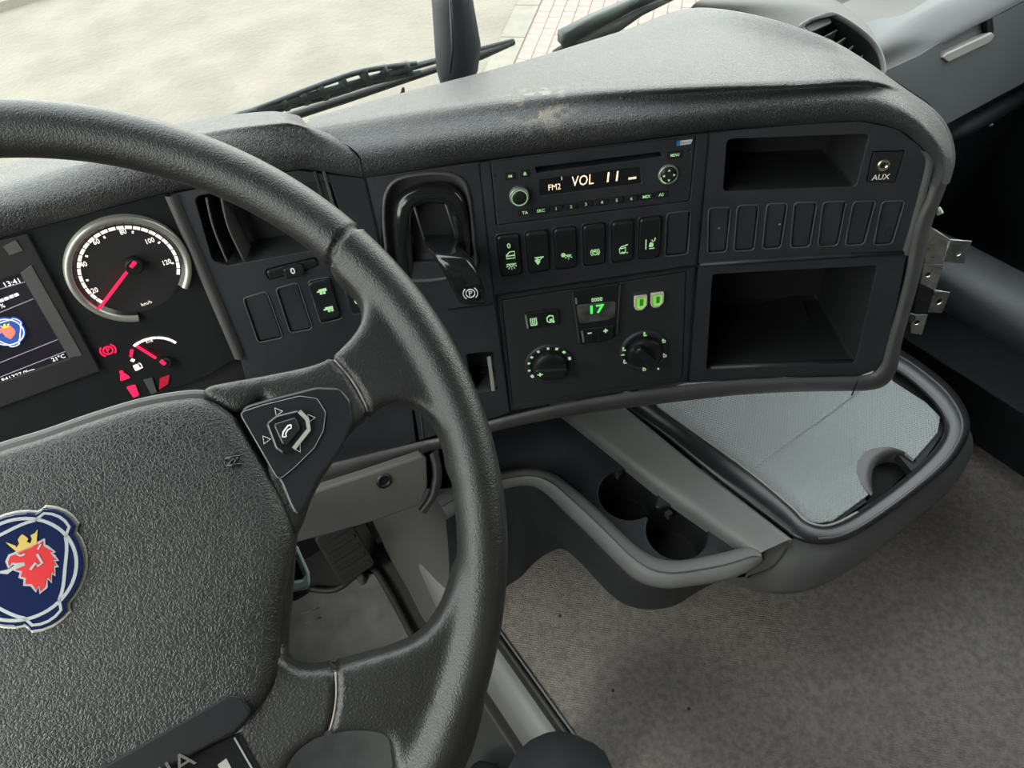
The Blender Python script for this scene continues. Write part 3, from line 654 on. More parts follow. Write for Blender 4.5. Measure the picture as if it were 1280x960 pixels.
def logo(fr, R, root, mats, z, holder=None, src=None):
    # src maps crop coordinates to local plane
    bm_, ring_, silver_, red_, gold_ = mats
    o = MB().plate(fr, emblem_outline(R*.985), z-.0012, z, bev=R*.03).build('emblem_badge', bm_, root)
    s1 = MB(); s1.ribbon(fr, circ(0, 0, R*.88, 60), R*.058, z-.0002, z+.0003, closed=True)
    for k in range(3):
        c = 30+120*k
        def pt(a, r): return (R*r*cos(radians(c+a)), R*r*sin(radians(c+a)))
        s1.ribbon(fr, [pt(-20, .86), pt(-14, 1.01), pt(-7, 1.04), pt(0, 1.05), pt(7, 1.04), pt(14, 1.01), pt(20, .86)], R*.048, z-.0002, z+.0003)
        s1.ribbon(fr, [pt(20+8*i, .86-.16*sin(pi*i/10)) for i in range(11)], R*.055, z-.0002, z+.0003)
    sub('emblem_rings', s1, ring_, o, root)
    k = R/.0275
    G = lambda pts: [src(a, b) for a, b in pts]
    sub('griffin_outline', MB().plate(fr, offset((lambda q: q if area2(q) > 0 else q[::-1])(G(GR)), R*.045), z-.0002, z+.00035, bev=0).plate(fr, G(BK), z-.0002, z+.0004, bev=0), silver_, o, root)
    sub('griffin_head', MB().plate(fr, G(GR), z-.0002, z+.0006, bev=0), red_, o, root)
    sub('griffin_crown', MB().plate(fr, G(CR), z-.0002, z+.0006, bev=0), gold_, o, root)
    e = MB(); e.ribbon(fr, G([(115, 440), (140, 452), (170, 440)]), R*.03, z, z+.0009); e.ribbon(fr, G([(205, 545), (240, 500), (255, 520), (285, 500), (250, 440)]), R*.04, z, z+.0009); e.ribbon(fr, G([(255, 410), (275, 375)]), R*.03, z, z+.0009)
    sub('griffin_detail', e, silver_, o, root)
    return o
# screen emblem centre (22,413)px
sc_c = PC.l(8, 414); SE = PC.at(*sc_c)
def wl_src(a, b):
    x, y = W.l(a/5.336, 610+b/5.336, .009); return (x, y)
ec = (0.0, -.002)
def scale_src(k): return lambda a, b: tuple((q-c)*k for q, c in zip(wl_src(a, b), ec))
logo(SE, .0135, cl, ('eblue', 'escreen', 'ecoral', 'ecoral', 'egold'), .0018, src=scale_src(.0135/.0275))

# ================================================================== LIGHT KNOB AND LEFT SWITCHES
lk = thing('light_switch_slider', 'long black slider switch marked 0 below left storage pocket', 'switch', PL.at(*PL.l(365, 337)))
MB().plate(PL, offset(knobslot if area2(knobslot) > 0 else knobslot[::-1], -.0008), -.004, .002, bev=.0015).build('slider_body', 'satin', lk)
MB().plate(PL, P(PL, [(353, 333), (378, 327), (381, 341), (357, 347)], .003), .001, .0055, bev=.0015).build('thumb_grip', 'satin', lk)
MB().text(PL, '0', *PL.l(366, 339, .0056), .0062, z1=.0058, bold=.02).build('zero_mark', 'white', lk)
def truck_icon(mb, fr, z, s=1, k=0):
    mb.plate(fr, [(-.005*s, 0), (.0045*s, 0), (.0045*s, .003*s), (-.003*s, .003*s), (-.003*s, .0018*s), (-.005*s, .0012*s)], z-.0005, z, bev=0)
    for x in (-.0015, .0015) if k == 0 else (0, .003): mb.plate(fr, circ(x*s, -.0016*s, .0014*s, 12), z-.0005, z, bev=0)
c3 = PL.l(406, 374)
rs = thing('axle_rocker_switch', 'black rocker switch with two green truck pictograms left of rim', 'switch', PL.at(*c3))
def rocker_local(fr, w, h, root, tilt=.0016):
    o = rrect(0, 0, w, h, .004, 5)
    MB().plate(fr, offset(o, .0004), -.010, -.0004, bev=.0006).build('switch_frame', 'satin', root)
    rows = []
    for k, z in ((1.0, -.001), (.985, .0010), (.95, .0019), (.88, .0023), (.75, .0024), (.5, .0024), (.25, .0024), (.04, .0024)):
        rows.append([fr.w(x*k, y*k, z + tilt*(y*k/(h/2))*(1 if z > 0 else .3) + .0012*abs(y*k/(h/2))**2) for x, y in o])
    mb = MB().loft(rows, closeu=True); q = len(mb.v); mb.v += rows[-1]; mb.f.append(tuple(range(q, q+len(o)))); mb.sm.append(True)
    return mb.build('rocker', 'satin', root)
RF = PL.at(*c3); rocker_local(RF, .0215, .0455, rs, .0003)
ic = MB(); truck_icon(ic, RF.at(0, .0105), .0035, 1.0); truck_icon(ic, RF.at(.001, -.0105), .0033, 1.0, 1); ic.build('truck_pictograms', 'egreen', rs)
c4 = PL.l(446, 365); RF = PL.at(*c4)
rs = thing('rocker_switch', 'black rocker switch half hidden behind steering wheel rim with pale round pictogram', 'switch', RF); rocker_local(RF, .0215, .0455, rs, .0003)
MB().ribbon(RF, circ(-.001, -.008, .003, 16), .0015, .0025, .0038, closed=True).build('pictogram', 'egreen', rs)

# ================================================================== CENTRE ROCKER SWITCHES
def icon(mb, fr, kind, z=.0034):
    z0 = z-.0008; R = lambda pts, w=.0007, c=False: mb.ribbon(fr, pts, w, z0, z, closed=c)
    if kind == 'door':
        mb.text(fr, '0', 0, .0115, .0052, z1=z+.0006, bold=.02)
        f = fr.at(.0008, .0005); mb.ribbon(f, [(-.0042, -.003), (.004, -.003), (.004, .0042), (-.0005, .0042), (-.0042, .0005)], .0008, z0, z, True); mb.ribbon(f, [(-.0042, -.0003), (.004, .0001)], .0008, z0, z)
        f = fr.at(.0006, -.011); mb.ribbon(f, [(-.0048, .002), (.0048, .002)], .0009, z0, z); mb.ribbon(f, [(.0022*cos(radians(a)), .001-.0022*sin(radians(a))+.0006) for a in range(0, 181, 20)], .0008, z0, z)
        for a in (200, 235, 270, 305, 340): mb.ribbon(f, [(.0034*cos(radians(a)), .0012+.0034*sin(radians(a))), (.0054*cos(radians(a)), .0012+.0054*sin(radians(a)))], .0007, z0, z)
    elif kind == 'read':
        f = fr.at(0, -.0095); mb.ribbon(f, [(-.004, .004), (.005, .004)], .0009, z0, z); mb.ribbon(f, [(-.002, .0032), (.001, .0008), (.003, .0032)], .0008, z0, z); mb.plate(f, [(-.0042, .0012), (-.0012, -.0042), (.0014, -.001), (-.0012, .0024)], z0, z, bev=0)
    elif kind == 'night':
        f = fr.at(0, -.0075); mb.plate(f, circ(-.0028, .0012, .0022, 16), z0, z, bev=0); mb.ribbon(f, [(-.0005, .0005), (.0052, .0005)], .0008, z0, z)
        mb.ribbon(f, [(.0024+.0017*cos(radians(a)), .0005-.0017*sin(radians(a))) for a in range(0, 181, 30)], .0007, z0, z)
        for a in (215, 270, 325): mb.ribbon(f, [(.0024+.0026*cos(radians(a)), .0026*sin(radians(a))), (.0024+.0042*cos(radians(a)), .0042*sin(radians(a)))], .0007, z0, z)
    elif kind == 'brake':
        f = fr.at(.0005, -.0075); mb.ribbon(f, circ(0, 0, .0028, 20), .0007, z0, z, True); mb.ribbon(f, [(-.0014, -.0006), (-.001, .001), (.001, .001), (.0014, -.0006)], .0009, z0, z)
        for s in (0, 180): mb.ribbon(f, [(.0044*cos(radians(s+a)), .0044*sin(radians(s+a))) for a in range(-50, 51, 20)], .0007, z0, z)
    elif kind == 'trailer':
        f = fr.at(.0005, -.008)
        mb.ribbon(f, [(.003, .0042), (-.002, .003), (-.004, .0008), (-.0035, -.004), (.0015, -.0045)], .0007, z0, z); mb.ribbon(f, [(-.003, .001), (.0022, .0016), (.002, -.0034), (-.002, -.0034)], .0009, z0, z); mb.ribbon(f, [(.003, -.0042), (.0045, -.0042)], .0007, z0, z); mb.ribbon(f, [(.0025, .0042), (.0045, .0048)], .0007, z0, z)
    elif kind == 'lane':
        f = fr.at(0, -.006); mb.ribbon(f, [(-.004, .0055), (-.004, -.005)], .001, z0, z); mb.ribbon(f, [(.005, .0065), (.0045, .003)], .0008, z0, z)
        mb.plate(f, fillet([(-.001, -.003), (.003, -.003), (.0035, 0), (.0018, .002), (.0005, .002), (-.0006, 0)], .0006), z0, z, bev=0); mb.ribbon(f, [(.0035, .0022), (.0015, .0045)], .0008, z0, z); mb.ribbon(f, [(-.0005, -.0048), (.0045, -.0048)], .0008, z0, z)
kinds = [('door', 'black rocker switch below radio with 0, door and lamp pictograms, leftmost of row'), ('read', 'black rocker switch with green reading lamp pictogram, second of row below radio'),
         ('night', 'black rocker switch with green moon and lamp pictogram, below radio'), ('brake', 'black rocker switch with circled brake pictogram, below radio'),
         ('trailer', 'black rocker switch with pale cab and trailer outline pictogram, below radio'), ('lane', 'black rocker switch with car beside lane line pictogram, right end of switch row')]
pr = None
for (c, (k, lab)) in zip(sw_c, kinds):
    f = P0.at(c[0], c[1])
    if pr is None:
        t = pr = thing('rocker_switch', lab, 'switch', f, 'rocker switches below the radio'); rocker_local(f, SWW, SWH, t, .0014)
        src_parts = list(t.children)
    else:
        t = pr.copy(); COL.objects.link(t); t.matrix_world = f.mat(); t.matrix_basis = f.mat(); t['label'] = lab
        for ch in src_parts:
            cc = ch.copy(); COL.objects.link(cc); cc.parent = t
    ib = MB(); icon(ib, f, k, .0031 if k != 'door' else .0034); ib.build('pictogram', 'egreen', t)

# ================================================================== RADIO
rd = thing('car_radio', 'black car radio with amber display reading VOL 11 and two knobs', 'radio', P0.at(*P0.l(741, 226)))
rr_ = offset(radio_h if area2(radio_h) > 0 else radio_h[::-1], -.0006)
disp = P(P0, [(674, 225), (800, 208.5), (802, 229), (675.5, 245)], .001)
slot = P(P0, [(669, 209), (827, 190), (828, 195.5), (671, 216)], .0005)
MB().plate(P0, rr_, -.02, .0002, [disp, slot], bev=.0008).build('radio_face', 'fascia', rd)
MB().plate(P0, disp, -.01, -.0006, bev=0).build('display', 'lcd', rd)
MB().plate(P0, slot, -.02, -.012, bev=0).build('disc_slot', 'matte', rd)
tx = MB(); tx.text(P0, 'FM2', *P0.l(693, 234), .0058, z1=.0002, z0=0, sx=.85); tx.text(P0, '1', *P0.l(702, 223), .0035, z1=.0002)
tx.text(P0, 'VOL', *P0.l(728, 226), .0098, z1=.0002, sx=.78, shear=.1); tx.text(P0, '11', *P0.l(765, 221.5), .0098, z1=.0002, sx=1.2, shear=.1)
for k in range(4): tx.box(P0.at(*P0.l(786.5+k*2.6, 223.2-k*.35)), -.0007, .0007, -.0011, .0011, 0, .0002, bev=0)
tx.build('display_text', 'eorange', rd)
def knob(root, fr, r, h, m='satin', ringm='chrome', nm='knob'):
    k = MB().lathe(fr, [(r*.80, 0), (r*.80, h), (r*.74, h+.0008), (r*.3, h+.001)], 40).build(nm, m, root)
    sub('knob_ring', MB().lathe(fr, [(r*1.0, 0), (r*1.0, h*.8), (r*.96, h), (r*.86, h+.0003), (r*.80, h-.0005)], 40, cap=False), ringm, k, root)
    return k
K1 = P0.at(*P0.l(648.7, 243.7)); K2 = P0.at(*P0.l(835, 217.3))
knob(rd, K1, .0092, .006); k2 = knob(rd, K2, .0094, .003)
tx = MB()
for a in (0, 90, 180, 270): tx.plate(K2.at(.0048*cos(radians(a)), .0048*sin(radians(a)), .0042, a), [(-.0008, -.0012), (.0012, 0), (-.0008, .0012)], -.0005, .0002, bev=0)
sub('arrow_marks', tx, 'egreen', k2, rd)
MB().ribbon(K1, circ(0, 0, .0072, 36), .0005, .0066, .0070, True).build('lit_ring', 'egreen', rd)
MB().ribbon(K2, [( .0078*cos(radians(a)), .0078*sin(radians(a))) for a in range(190, 260, 10)], .001, .003, .0040).build('lit_ring', 'egreen', rd)
labs = ['TA', 'SRC', '1', '2', '3', '4', '5', '6', 'MIX', 'AS']
bx = [(656, 265), (675.7, 262.5), (694.7, 260), (713.5, 257.5), (732, 254.5), (752, 252), (770.5, 249.5), (788.7, 247.5), (807.5, 245), (826, 242.5)]
for q, l in zip(bx, labs):
    c = P0.l(*q); f = P0.at(*c)
    b = MB().plate(f, rrect(0, 0, .0128, .0062, .0008), -.001, .0016, bev=.0005).build('preset_button', 'satin', rd)
    sub('button_mark', MB().text(f, l, 0, 0, .0030, z1=.0019, bold=.02), 'egreen', b, rd)
for q, w, l in (((637.5, 219.5), .009, 'FM'), ((656, 216), .008, '\u25b2'), ((843, 193), .0135, 'MENU')):
    c = P0.l(*q); f = P0.at(*c); b = MB().plate(f, rrect(0, 0, w, .0062, .0008), -.001, .0016, bev=.0005).build('source_button', 'satin', rd)
    mk = MB()
    if l == '\u25b2': mk.plate(f, [(-.0015, -.0003), (.0015, -.0003), (0, .0018)], .0012, .0019, bev=0); mk.ribbon(f, [(-.0015, -.0012), (.0015, -.0012)], .0006, .0012, .0019)
    else: mk.text(f, l, 0, 0, .0026, z1=.0019, bold=.02, sx=.8)
    sub('button_mark', mk, 'egreen', b, rd)
for q in ((621, 219), (623.5, 265), (861.7, 188.5), (857.5, 235)): MB().lathe(P0.at(*P0.l(*q)), [(.0016, .0004), (.0012, .0003), (.001, -.002)], 14).build('removal_hole', 'black', rd)
MB().plate(P0, P(P0, [(847, 176), (865.5, 174), (863.5, 179.5), (846, 182)], .0003), .0001, .0006, bev=0).build('sticker', 'white', rd)
MB().plate(P0, P0.ls([(846.5, 176), (850.5, 175.6), (849.8, 181.6), (845.6, 182)], .0006), .0004, .0009, bev=0).text(P0, 'Bluetooth', *P0.l(857, 177.6), .0022, z1=.0010, sx=.75).build('sticker_print', 'blue', rd)

# ================================================================== CLIMATE PANEL
cp = thing('climate_control_panel', 'black climate control panel with two round knobs and green number 17', 'panel', P0.at(*P0.l(745, 425)))
ch = offset(clim_h if area2(clim_h) > 0 else clim_h[::-1], -.0006)
MB().plate(P0, ch, -.02, -.0014, bev=.0008).build('panel_face', 'fascia2', cp)
q = P(P0, [(655.5, 391.5), (698.5, 386), (698.8, 405), (659, 411)], .0012)
MB().plate(P0, q, -.003, .0016, bev=.001).build('button_pair', 'satin', cp)
line2 = lambda a, b, w, z, m, nm: MB().ribbon(P0, [P0.l(*a), P0.l(*b)], w, z-.001, z+.0003).build(nm, m, cp)
line2((677.5, 389), (679, 408), .0006, .0016, 'black', 'button_gap'); line2((656.8, 393), (659.6, 409.5), .0016, .0016, 'edge', 'edge_glint')  # pale strip paints the highlight on the left edge of the keys
ib = MB(); f = P0.at(*P0.l(667, 402, .0018))
for k in range(4): ib.ribbon(f, [(-.003+k*.002, -.0045), (-.0027+k*.002, -.0015), (-.0033+k*.002, .0015), (-.003+k*.002, .0045)], .0012, .001, .0022)
ib.ribbon(f, [(-.003, -.0045), (.003, -.0045)], .001, .001, .0022)
f = P0.at(*P0.l(688, 399, .0018)); ib.ribbon(f, fillet([(-.0035, -.002), (-.001, -.004), (.003, -.003), (.003, .004), (-.001, .0045), (-.0035, .002)], .001), .0012, .001, .0022, True); ib.plate(f, circ(.0005, -.001, .0016, 10), .001, .0022, bev=0); ib.plate(f, circ(.003, -.0035, .0014, 10), .001, .0022, bev=0)
ib.build('heater_pictograms', 'egreen', cp)
duo = P(P0, [(714.5, 363.5), (775.5, 354), (772, 420), (756, 427), (724, 431)], .003)
MB().plate(P0, duo, -.004, .0006, bev=.0012).build('display_unit', 'satin', cp)
for a, b in (((715.5, 365), (724, 428)), ((774.8, 356), (771, 418))): line2(a, b, .0012, .0008, 'trim', 'unit_edge')
MB().plate(P0, P(P0, [(720, 381), (769.5, 376), (768.5, 395), (760, 399), (724, 404)], .003), .0003, .0012, bev=.0003).build('display_glare', 'lcdglare', cp)  # grey plate paints the glare lying on the climate display
line2((719.5, 372), (720.5, 379.5), .0018, .0010, 'edge', 'edge_glint')  # edge highlight beside the display, painted as a pale strip
tx = MB()
for k in range(4):
    f = P0.at(*P0.l(740.7+k*3.5, 374.5-k*.45)); tx.ribbon(f, rrect(0, 0, .0016, .0034, .0004), .0008, .0006, .0012, True)
tx.build('indicator_row', 'egreen', cp)
MB().text(P0, '17', *P0.l(744.5, 387, .0014), .0098, z1=.0016, bold=.02, sx=1.25).build('green_digits', 'ebright', cp)
MB().plate(P0, P(P0, [(725, 411), (767, 405), (766, 421.5), (728, 427.5)], .0012), 0, .0028, bev=.001).build('plus_minus_keys', 'satin', cp)
line2((726.8, 412), (729, 426), .0016, .0028, 'edge', 'edge_glint'); line2((747, 408.5), (748, 424.5), .0006, .0028, 'black', 'button_gap')  # left edge highlight of the keys put in as a pale strip
ib = MB(); f = P0.at(*P0.l(737, 416.5, .003)); ib.ribbon(f, [(-.0022, 0), (.0022, 0)], .0014, .0026, .0033); f = P0.at(*P0.l(757, 413.5, .003)); ib.ribbon(f, [(-.0025, 0), (.0025, 0)], .0015, .0026, .0033); ib.ribbon(f, [(0, -.0025), (0, .0025)], .0015, .0026, .0034)
ib.build('plus_minus_marks', 'egreen', cp)
for q, nm in (((800.7, 377.5), 'left'), ((821.3, 374), 'right')):
    f = P0.at(*P0.l(*q), 0); o = fillet([(-.0068, .0078), (.0068, .0078), (.0068, -.004, .004), (.002, -.0095, .004), (-.004, -.0092, .004), (-.0068, -.0055, .003)], .0012)
    fr3 = MB().plate(f, o, -.002, .002, [[(x*.70, y*.74-.0002) for x, y in o]], bev=.0004).build('lamp_key_frame', 'ivory', cp)
    sub('lamp_key', MB().plate(f, [(x*.74, y*.78-.0002) for x, y in o], -.003, .0008, bev=.0003), 'elamp', fr3, cp)
    sub('key_shadow_step', MB().plate(f, rrect(.0008, -.0003, .0038, .008, .0008), .0004, .0014, bev=.0004), mat('dark_green_key_shade', (.05, .22, .04), .4, emit=.2), fr3, cp)  # darker green plate painted as the shadow inside the lit key
def dial(q, ang_, lab):
    c = P0.l(*q); f = P0.at(*c, -.001)
    MB().lathe(f, [(.027, 0), (.0262, .0022), (.0255, .0028), (.0215, .0018), (.020, .0004)], 60, cap=True).build('knob_collar', 'fascia', cp)
    k = MB().lathe(f, [(.0185, 0), (.0180, .008), (.0168, .0095), (.010, .0098)], 48).build('rotary_knob', 'black', cp, label=lab)
    g_ = f.at(0, 0, 0, ang_)
    sub('grip_bar', MB().plate(g_, fillet([(-.0175, -.0062), (.0172, -.0045), (.0185, 0), (.0172, .0045), (-.0175, .0062)], .003), .008, .0185, bev=.002), 'satin', k, cp)
    return f, k
f, k = dial((686.5, 455.5), 172, 'rotary knob of the left dial, pointing left')
sub('pointer_mark', MB().box(f.at(-.012, .001, .0185), -.003, .003, -.0007, .0007, -.001, .0003, bev=0).box(f.at(-.012, .001, .0185, 90), -.0025, .0025, -.0007, .0007, -.001, .0004, bev=0), 'egreen', k, cp)
mk = MB()
for i, a in enumerate([212, 190, 165, 143, 118, 90, 66, 42, 15]):
    ff = f.at(.0232*cos(radians(a)), .0232*sin(radians(a)), 0, a)
    if i in (0, 8): mk.box(ff, -.001, .002, -.0018, .0018, .002, .0033, bev=0)
    else: mk.box(ff, -.0014, .0014, -.0008-.0001*i, .0008+.0001*i, .002, .0032, bev=0)
mk.build('dial_marks', 'egreen', cp)
f, k = dial((805, 438.5), 128, 'rotary knob of the right dial, pointing down right')
sub('pointer_mark', MB().lathe(f.at(.0125, -.0145, .0172), [(.0012, 0), (.001, .0015)], 12), 'egreen', k, cp)
mk = MB()
for a in (90, 30, -20, -90, 162, 182, 205):
    ff = f.at(.0242*cos(radians(a)), .0242*sin(radians(a)))
    if a == 182: mk.ribbon(ff, [(-.002, 0), (.002, 0)], .0008, .002, .0034)
    else:
        mk.plate(ff, circ(-.0005, .0012, .0011, 8), .002, .0034, bev=0); mk.ribbon(ff, [(-.001, .001), (-.001, -.0022), (.0022, -.0022)], .0009, .002, .0034)
        if a in (30, -20, -90): mk.ribbon(ff, [(.001, .0004), (.0024, -.0008)], .0008, .002, .0034)
mk.build('dial_marks', 'egreen', cp)

# ================================================================== AUX SOCKET
ax = thing('aux_socket', 'small black socket plate lettered AUX with round metal jack', 'socket', PR.at(*PR.l(1105, 207)))
ah = offset(aux_h if area2(aux_h) > 0 else aux_h[::-1], -.0005)
MB().plate(PR, ah, -.01, .0008, bev=.0008).build('socket_plate', 'satin', ax)
j = PR.at(*PR.l(1104, 206)); MB().lathe(j, [(.0058, .0005), (.0056, .002), (.0046, .0026), (.0030, .0016), (.0024, .0012)], 32, cap=False).build('jack_ring', 'brass', ax)
MB().lathe(j, [(.0026, .0011), (.0012, .0012)], 20).build('jack_hole', 'black', ax)
MB().text(PR, 'AUX', *PR.l(1100.5, 221), .0052, z1=.0012, bold=.015).build('lettering', 'white', ax)

# ================================================================== PARKING BRAKE
pb_ = thing('parking_brake_lever', 'glossy black parking brake lever with circled P, left of the radio', 'lever', P0.at(*P0.l(545, 300)))
def ssm(pts, fr, n=5):
    return [(p.x, p.y) for p in smooth_line([Vector((*fr.l(*q), 0)) for q in pts], n, closed=True)]
bo = ssm([(490, 346), (479, 300), (477, 258), (483, 234), (500, 220), (535, 214), (566, 216), (582, 226), (590, 250), (595, 300), (594, 338), (540, 353)], P0)
if area2(bo) < 0: bo = bo[::-1]
B1 = offset(bo, -.0045)
ccx = sum(p[0] for p in bo)/len(bo); ccy = sum(p[1] for p in bo)/len(bo)
rows = [[P0.w(x, y, z) for x, y in pts] for pts, z in ((bo, -.003), (offset(bo, -.0006), .0006), (offset(bo, -.002), .0018), (offset(bo, -.0035), .0012), (B1, -.003))]
for k, z in ((.90, -.008), (.8, -.012), (.68, -.014)): rows.append([P0.w(ccx+(x-ccx)*k, ccy+(y-ccy)*k, z) for x, y in B1])
mb = MB().loft(rows, closeu=True); q = len(mb.v); mb.v += rows[-1]; mb.f.append(tuple(range(q, q+len(B1)))); mb.sm.append(True); mb.build('bezel', 'trim', pb_)
arch = smooth_line([P0.hit(x, y, z) for x, y, z in ((513, 352, -.012), (507, 320, -.006), (504, 285, -.002), (506, 258, -.002), (520, 245, -.004), (545, 241, -.004), (564, 246, -.002), (573, 265, -.002), (579, 300, -.006), (584, 335, -.012))], 5)
MB().tube(arch, .0098, n=16, up=P0.Z).build('housing', 'gloss', pb_)
MB().plate(P0, P(P0, [(517, 247), (553, 242), (572, 300), (531, 310)], .004), -.02, -.0095, bev=0).build('lever_channel', 'matte', pb_)
for a, b in (((515, 250), (532, 303)), ((554, 245), (571, 297))): MB().tube([P0.hit(*a, .004), P0.hit(*b, .003)], .0012, n=6).build('channel_edge', 'trim', pb_)
# lever: loft of rounded sections from channel outward & down
def secs(list_):
    rows = []
    for (px, py, z, hw, hh, tz) in list_:
        c = P0.hit(px, py, z); a = radians(tz); Yd = P0.Y*cos(a)+P0.Z*sin(a)
        row = []
        for k in range(16):
            q = 2*pi*k/16; cx_, sx_ = cos(q), sin(q)
            row.append(c + (P0.X*cos(radians(-9))+P0.Y*sin(radians(-9)))*hw*1.12*math.copysign(abs(cx_)**.6, cx_) + Yd*hh*math.copysign(abs(sx_)**.6, sx_))
        rows.append(row)
    return rows
sl_ = secs([(549, 292, -.014, .013, .008, 75), (551, 300, .002, .0145, .010, 75), (557, 311, .014, .0155, .012, 65), (566, 323, .026, .0155, .0125, 55), (575, 339, .034, .0150, .012, 45), (583, 356, .038, .0142, .0115, 40), (588, 368, .039, .0135, .010, 38), (590, 375, .038, .0125, .008, 38), (591, 379, .037, .010, .004, 38)])
rr2 = [smooth_line([r[j] for r in sl_], 4) for j in range(16)]
MB().loft([[rr2[j][i] for j in range(16)] for i in range(len(rr2[0]))], closeu=True, capu=True).build('lever_handle', 'gloss', pb_)
LH = Fr(P0.hit(588, 367, .046), P0.X, (P0.Y*cos(radians(-22))+P0.Z*sin(radians(-22)) if 0 else P0.Y))
ib = MB(); LF = P0.at(*P0.l(588, 367, .0505), .0505); parksym(ib, LF, .0068, .0008, -.0008, .0); ib.build('park_symbol', 'white', pb_)
GC = secs([(576, 318, .030, .011, .003, 0), (583, 330, .0375, .012, .004, 0)])

# ================================================================== STEERING WHEEL
wh = thing('steering_wheel', 'large black leather steering wheel with griffin badge and worn rim', 'steering wheel', W)
TR = .0148
wm = MB()
RW = .2255
rows = []
for i in range(160):
    a = 2*pi*i/160; rr = TR*1.02
    rows.append([W.w((RW+rr*.98*cos(b))*cos(a), (RW+rr*.98*cos(b))*sin(a), rr*1.1*sin(b)) for b in [2*pi*k/20 for k in range(20)]])
wm.loft(rows, closeu=True, closev=True)
ru = [(335, 500), (300, 520), (251, 489), (320, 473), (400, 456), (425, 438), (445, 416), (453, 396), (449, 374), (414, 334), (452, 318), (520, 400), (570, 500), (590, 600), (566, 600), (556, 556), (540, 525), (520, 509), (502, 505), (482, 508), (462, 521), (440, 540), (415, 580), (390, 622), (371, 668), (330, 660)]
rl = [(300, 830), (352, 818), (373, 834), (413, 832), (440, 825), (490, 811), (520, 798), (538, 782), (552, 761), (563, 735), (574, 700), (596, 710), (608, 790), (600, 900), (560, 990), (505, 1010), (492, 955), (487, 925), (473, 913), (440, 911), (407, 916), (388, 924), (367, 942), (352, 975), (345, 1000), (290, 960)]
TU = .0115
for pts in (ru, rl):
    q = W.ls(pts); q = smooth_line([Vector((*p, 0)) for p in q], 3, closed=True); q = [(p.x, p.y) for p in q]
    for s in (1, -1):
        wm.plate(W, [(s*x, y) for x, y in q], -.016, .0085, bev=.003)
hubo = W.ls([(252, 492), (335, 500), (371, 668), (360, 818), (300, 905)]); hh_ = [(x, y) for x, y in hubo]
hub_poly = hh_ + [(-x, y) for x, y in hh_[::-1]]
wm.plate(W, hub_poly, -.03, .000, bev=.004)
# thin top strip of the hub frame
tp = W.ls([(60, 552), (120, 528), (180, 505), (250, 488), (320, 474), (310, 500), (150, 545)])
def remesh(mb, vox, it):
    me = bpy.data.meshes.new('r'); me.from_pydata(mb.v, [], mb.f); o = bpy.data.objects.new('r', me); COL.objects.link(o)
    m_ = o.modifiers.new('r', 'REMESH'); m_.mode = 'VOXEL'; m_.voxel_size = vox
    s_ = o.modifiers.new('s', 'SMOOTH'); s_.factor = .5; s_.iterations = it
    dg = bpy.context.evaluated_depsgraph_get(); r = bpy.data.meshes.new_from_object(o.evaluated_get(dg))
    bpy.data.objects.remove(o); return r
wme = remesh(wm, .0021, 16)
inv = W.mat().inverted()
# grooves: lines in wheel plane
GL = [(W.l(411, 331), W.l(449, 288)), (W.l(414, 449), W.l(462, 524)), (W.l(418, 828), W.l(408, 920))]
GL += [((-a[0], a[1]), (-b[0], b[1])) for a, b in GL]
def gdist(x, y, a, b):
    ax_, ay_ = a; dx, dy = b[0]-a[0], b[1]-a[1]; L2 = dx*dx+dy*dy; t = ((x-ax_)*dx+(y-ay_)*dy)/L2; t = max(-.15, min(1.15, t))
    # slight bow
    bow = .0025*math.sin(pi*max(0, min(1, t))); L = sqrt(L2)
    return hypot(x-ax_-t*dx+bow*dy/L, y-ay_-t*dy-bow*dx/L)
me = wme
for v_ in me.vertices: v_.co = inv @ v_.co
nrm = [v_.normal.copy() for v_ in me.vertices]
for v_ in me.vertices:
    x, y, z = v_.co
    for a, b in GL:
        d = gdist(x, y, a, b)
        if d < .004:
            v_.co -= v_.normal*.0024*max(0, 1-(d/.0022)**2) if d < .0022 else v_.normal*(-.0004*(1-(d-.0022)/.0018))
me.polygons.foreach_set('use_smooth', [True]*len(me.polygons)); me.materials.clear(); me.materials.append(M['rim'])
rimo = bpy.data.objects.new('rim_and_spokes', me); COL.objects.link(rimo); rimo.parent = wh
from mathutils.bvhtree import BVHTree
bvh = BVHTree.FromPolygons([v_.co.copy() for v_ in me.vertices], [tuple(p.vertices) for p in me.polygons])
M['thread'] = mat('worn_seam_edge', (.30, .27, .23), .6)
for a, b in GL[1:3]:
    pts = []; L = hypot(b[0]-a[0], b[1]-a[1])
    for i in range(25):
        t = .02+.96*i/24; bow = .0025*sin(pi*t); x = a[0]+(b[0]-a[0])*t+bow*-(b[1]-a[1])/L; y = a[1]+(b[1]-a[1])*t+bow*(b[0]-a[0])/L
        h = bvh.ray_cast(Vector((x, y, .1)), Vector((0, 0, -1)))
        if h[0] is not None: pts.append(W.w(x, y, h[0].z+.0002))
    if len(pts) > 4: MB().tube(pts, .0006, n=6).build('seam_thread', 'thread', wh)
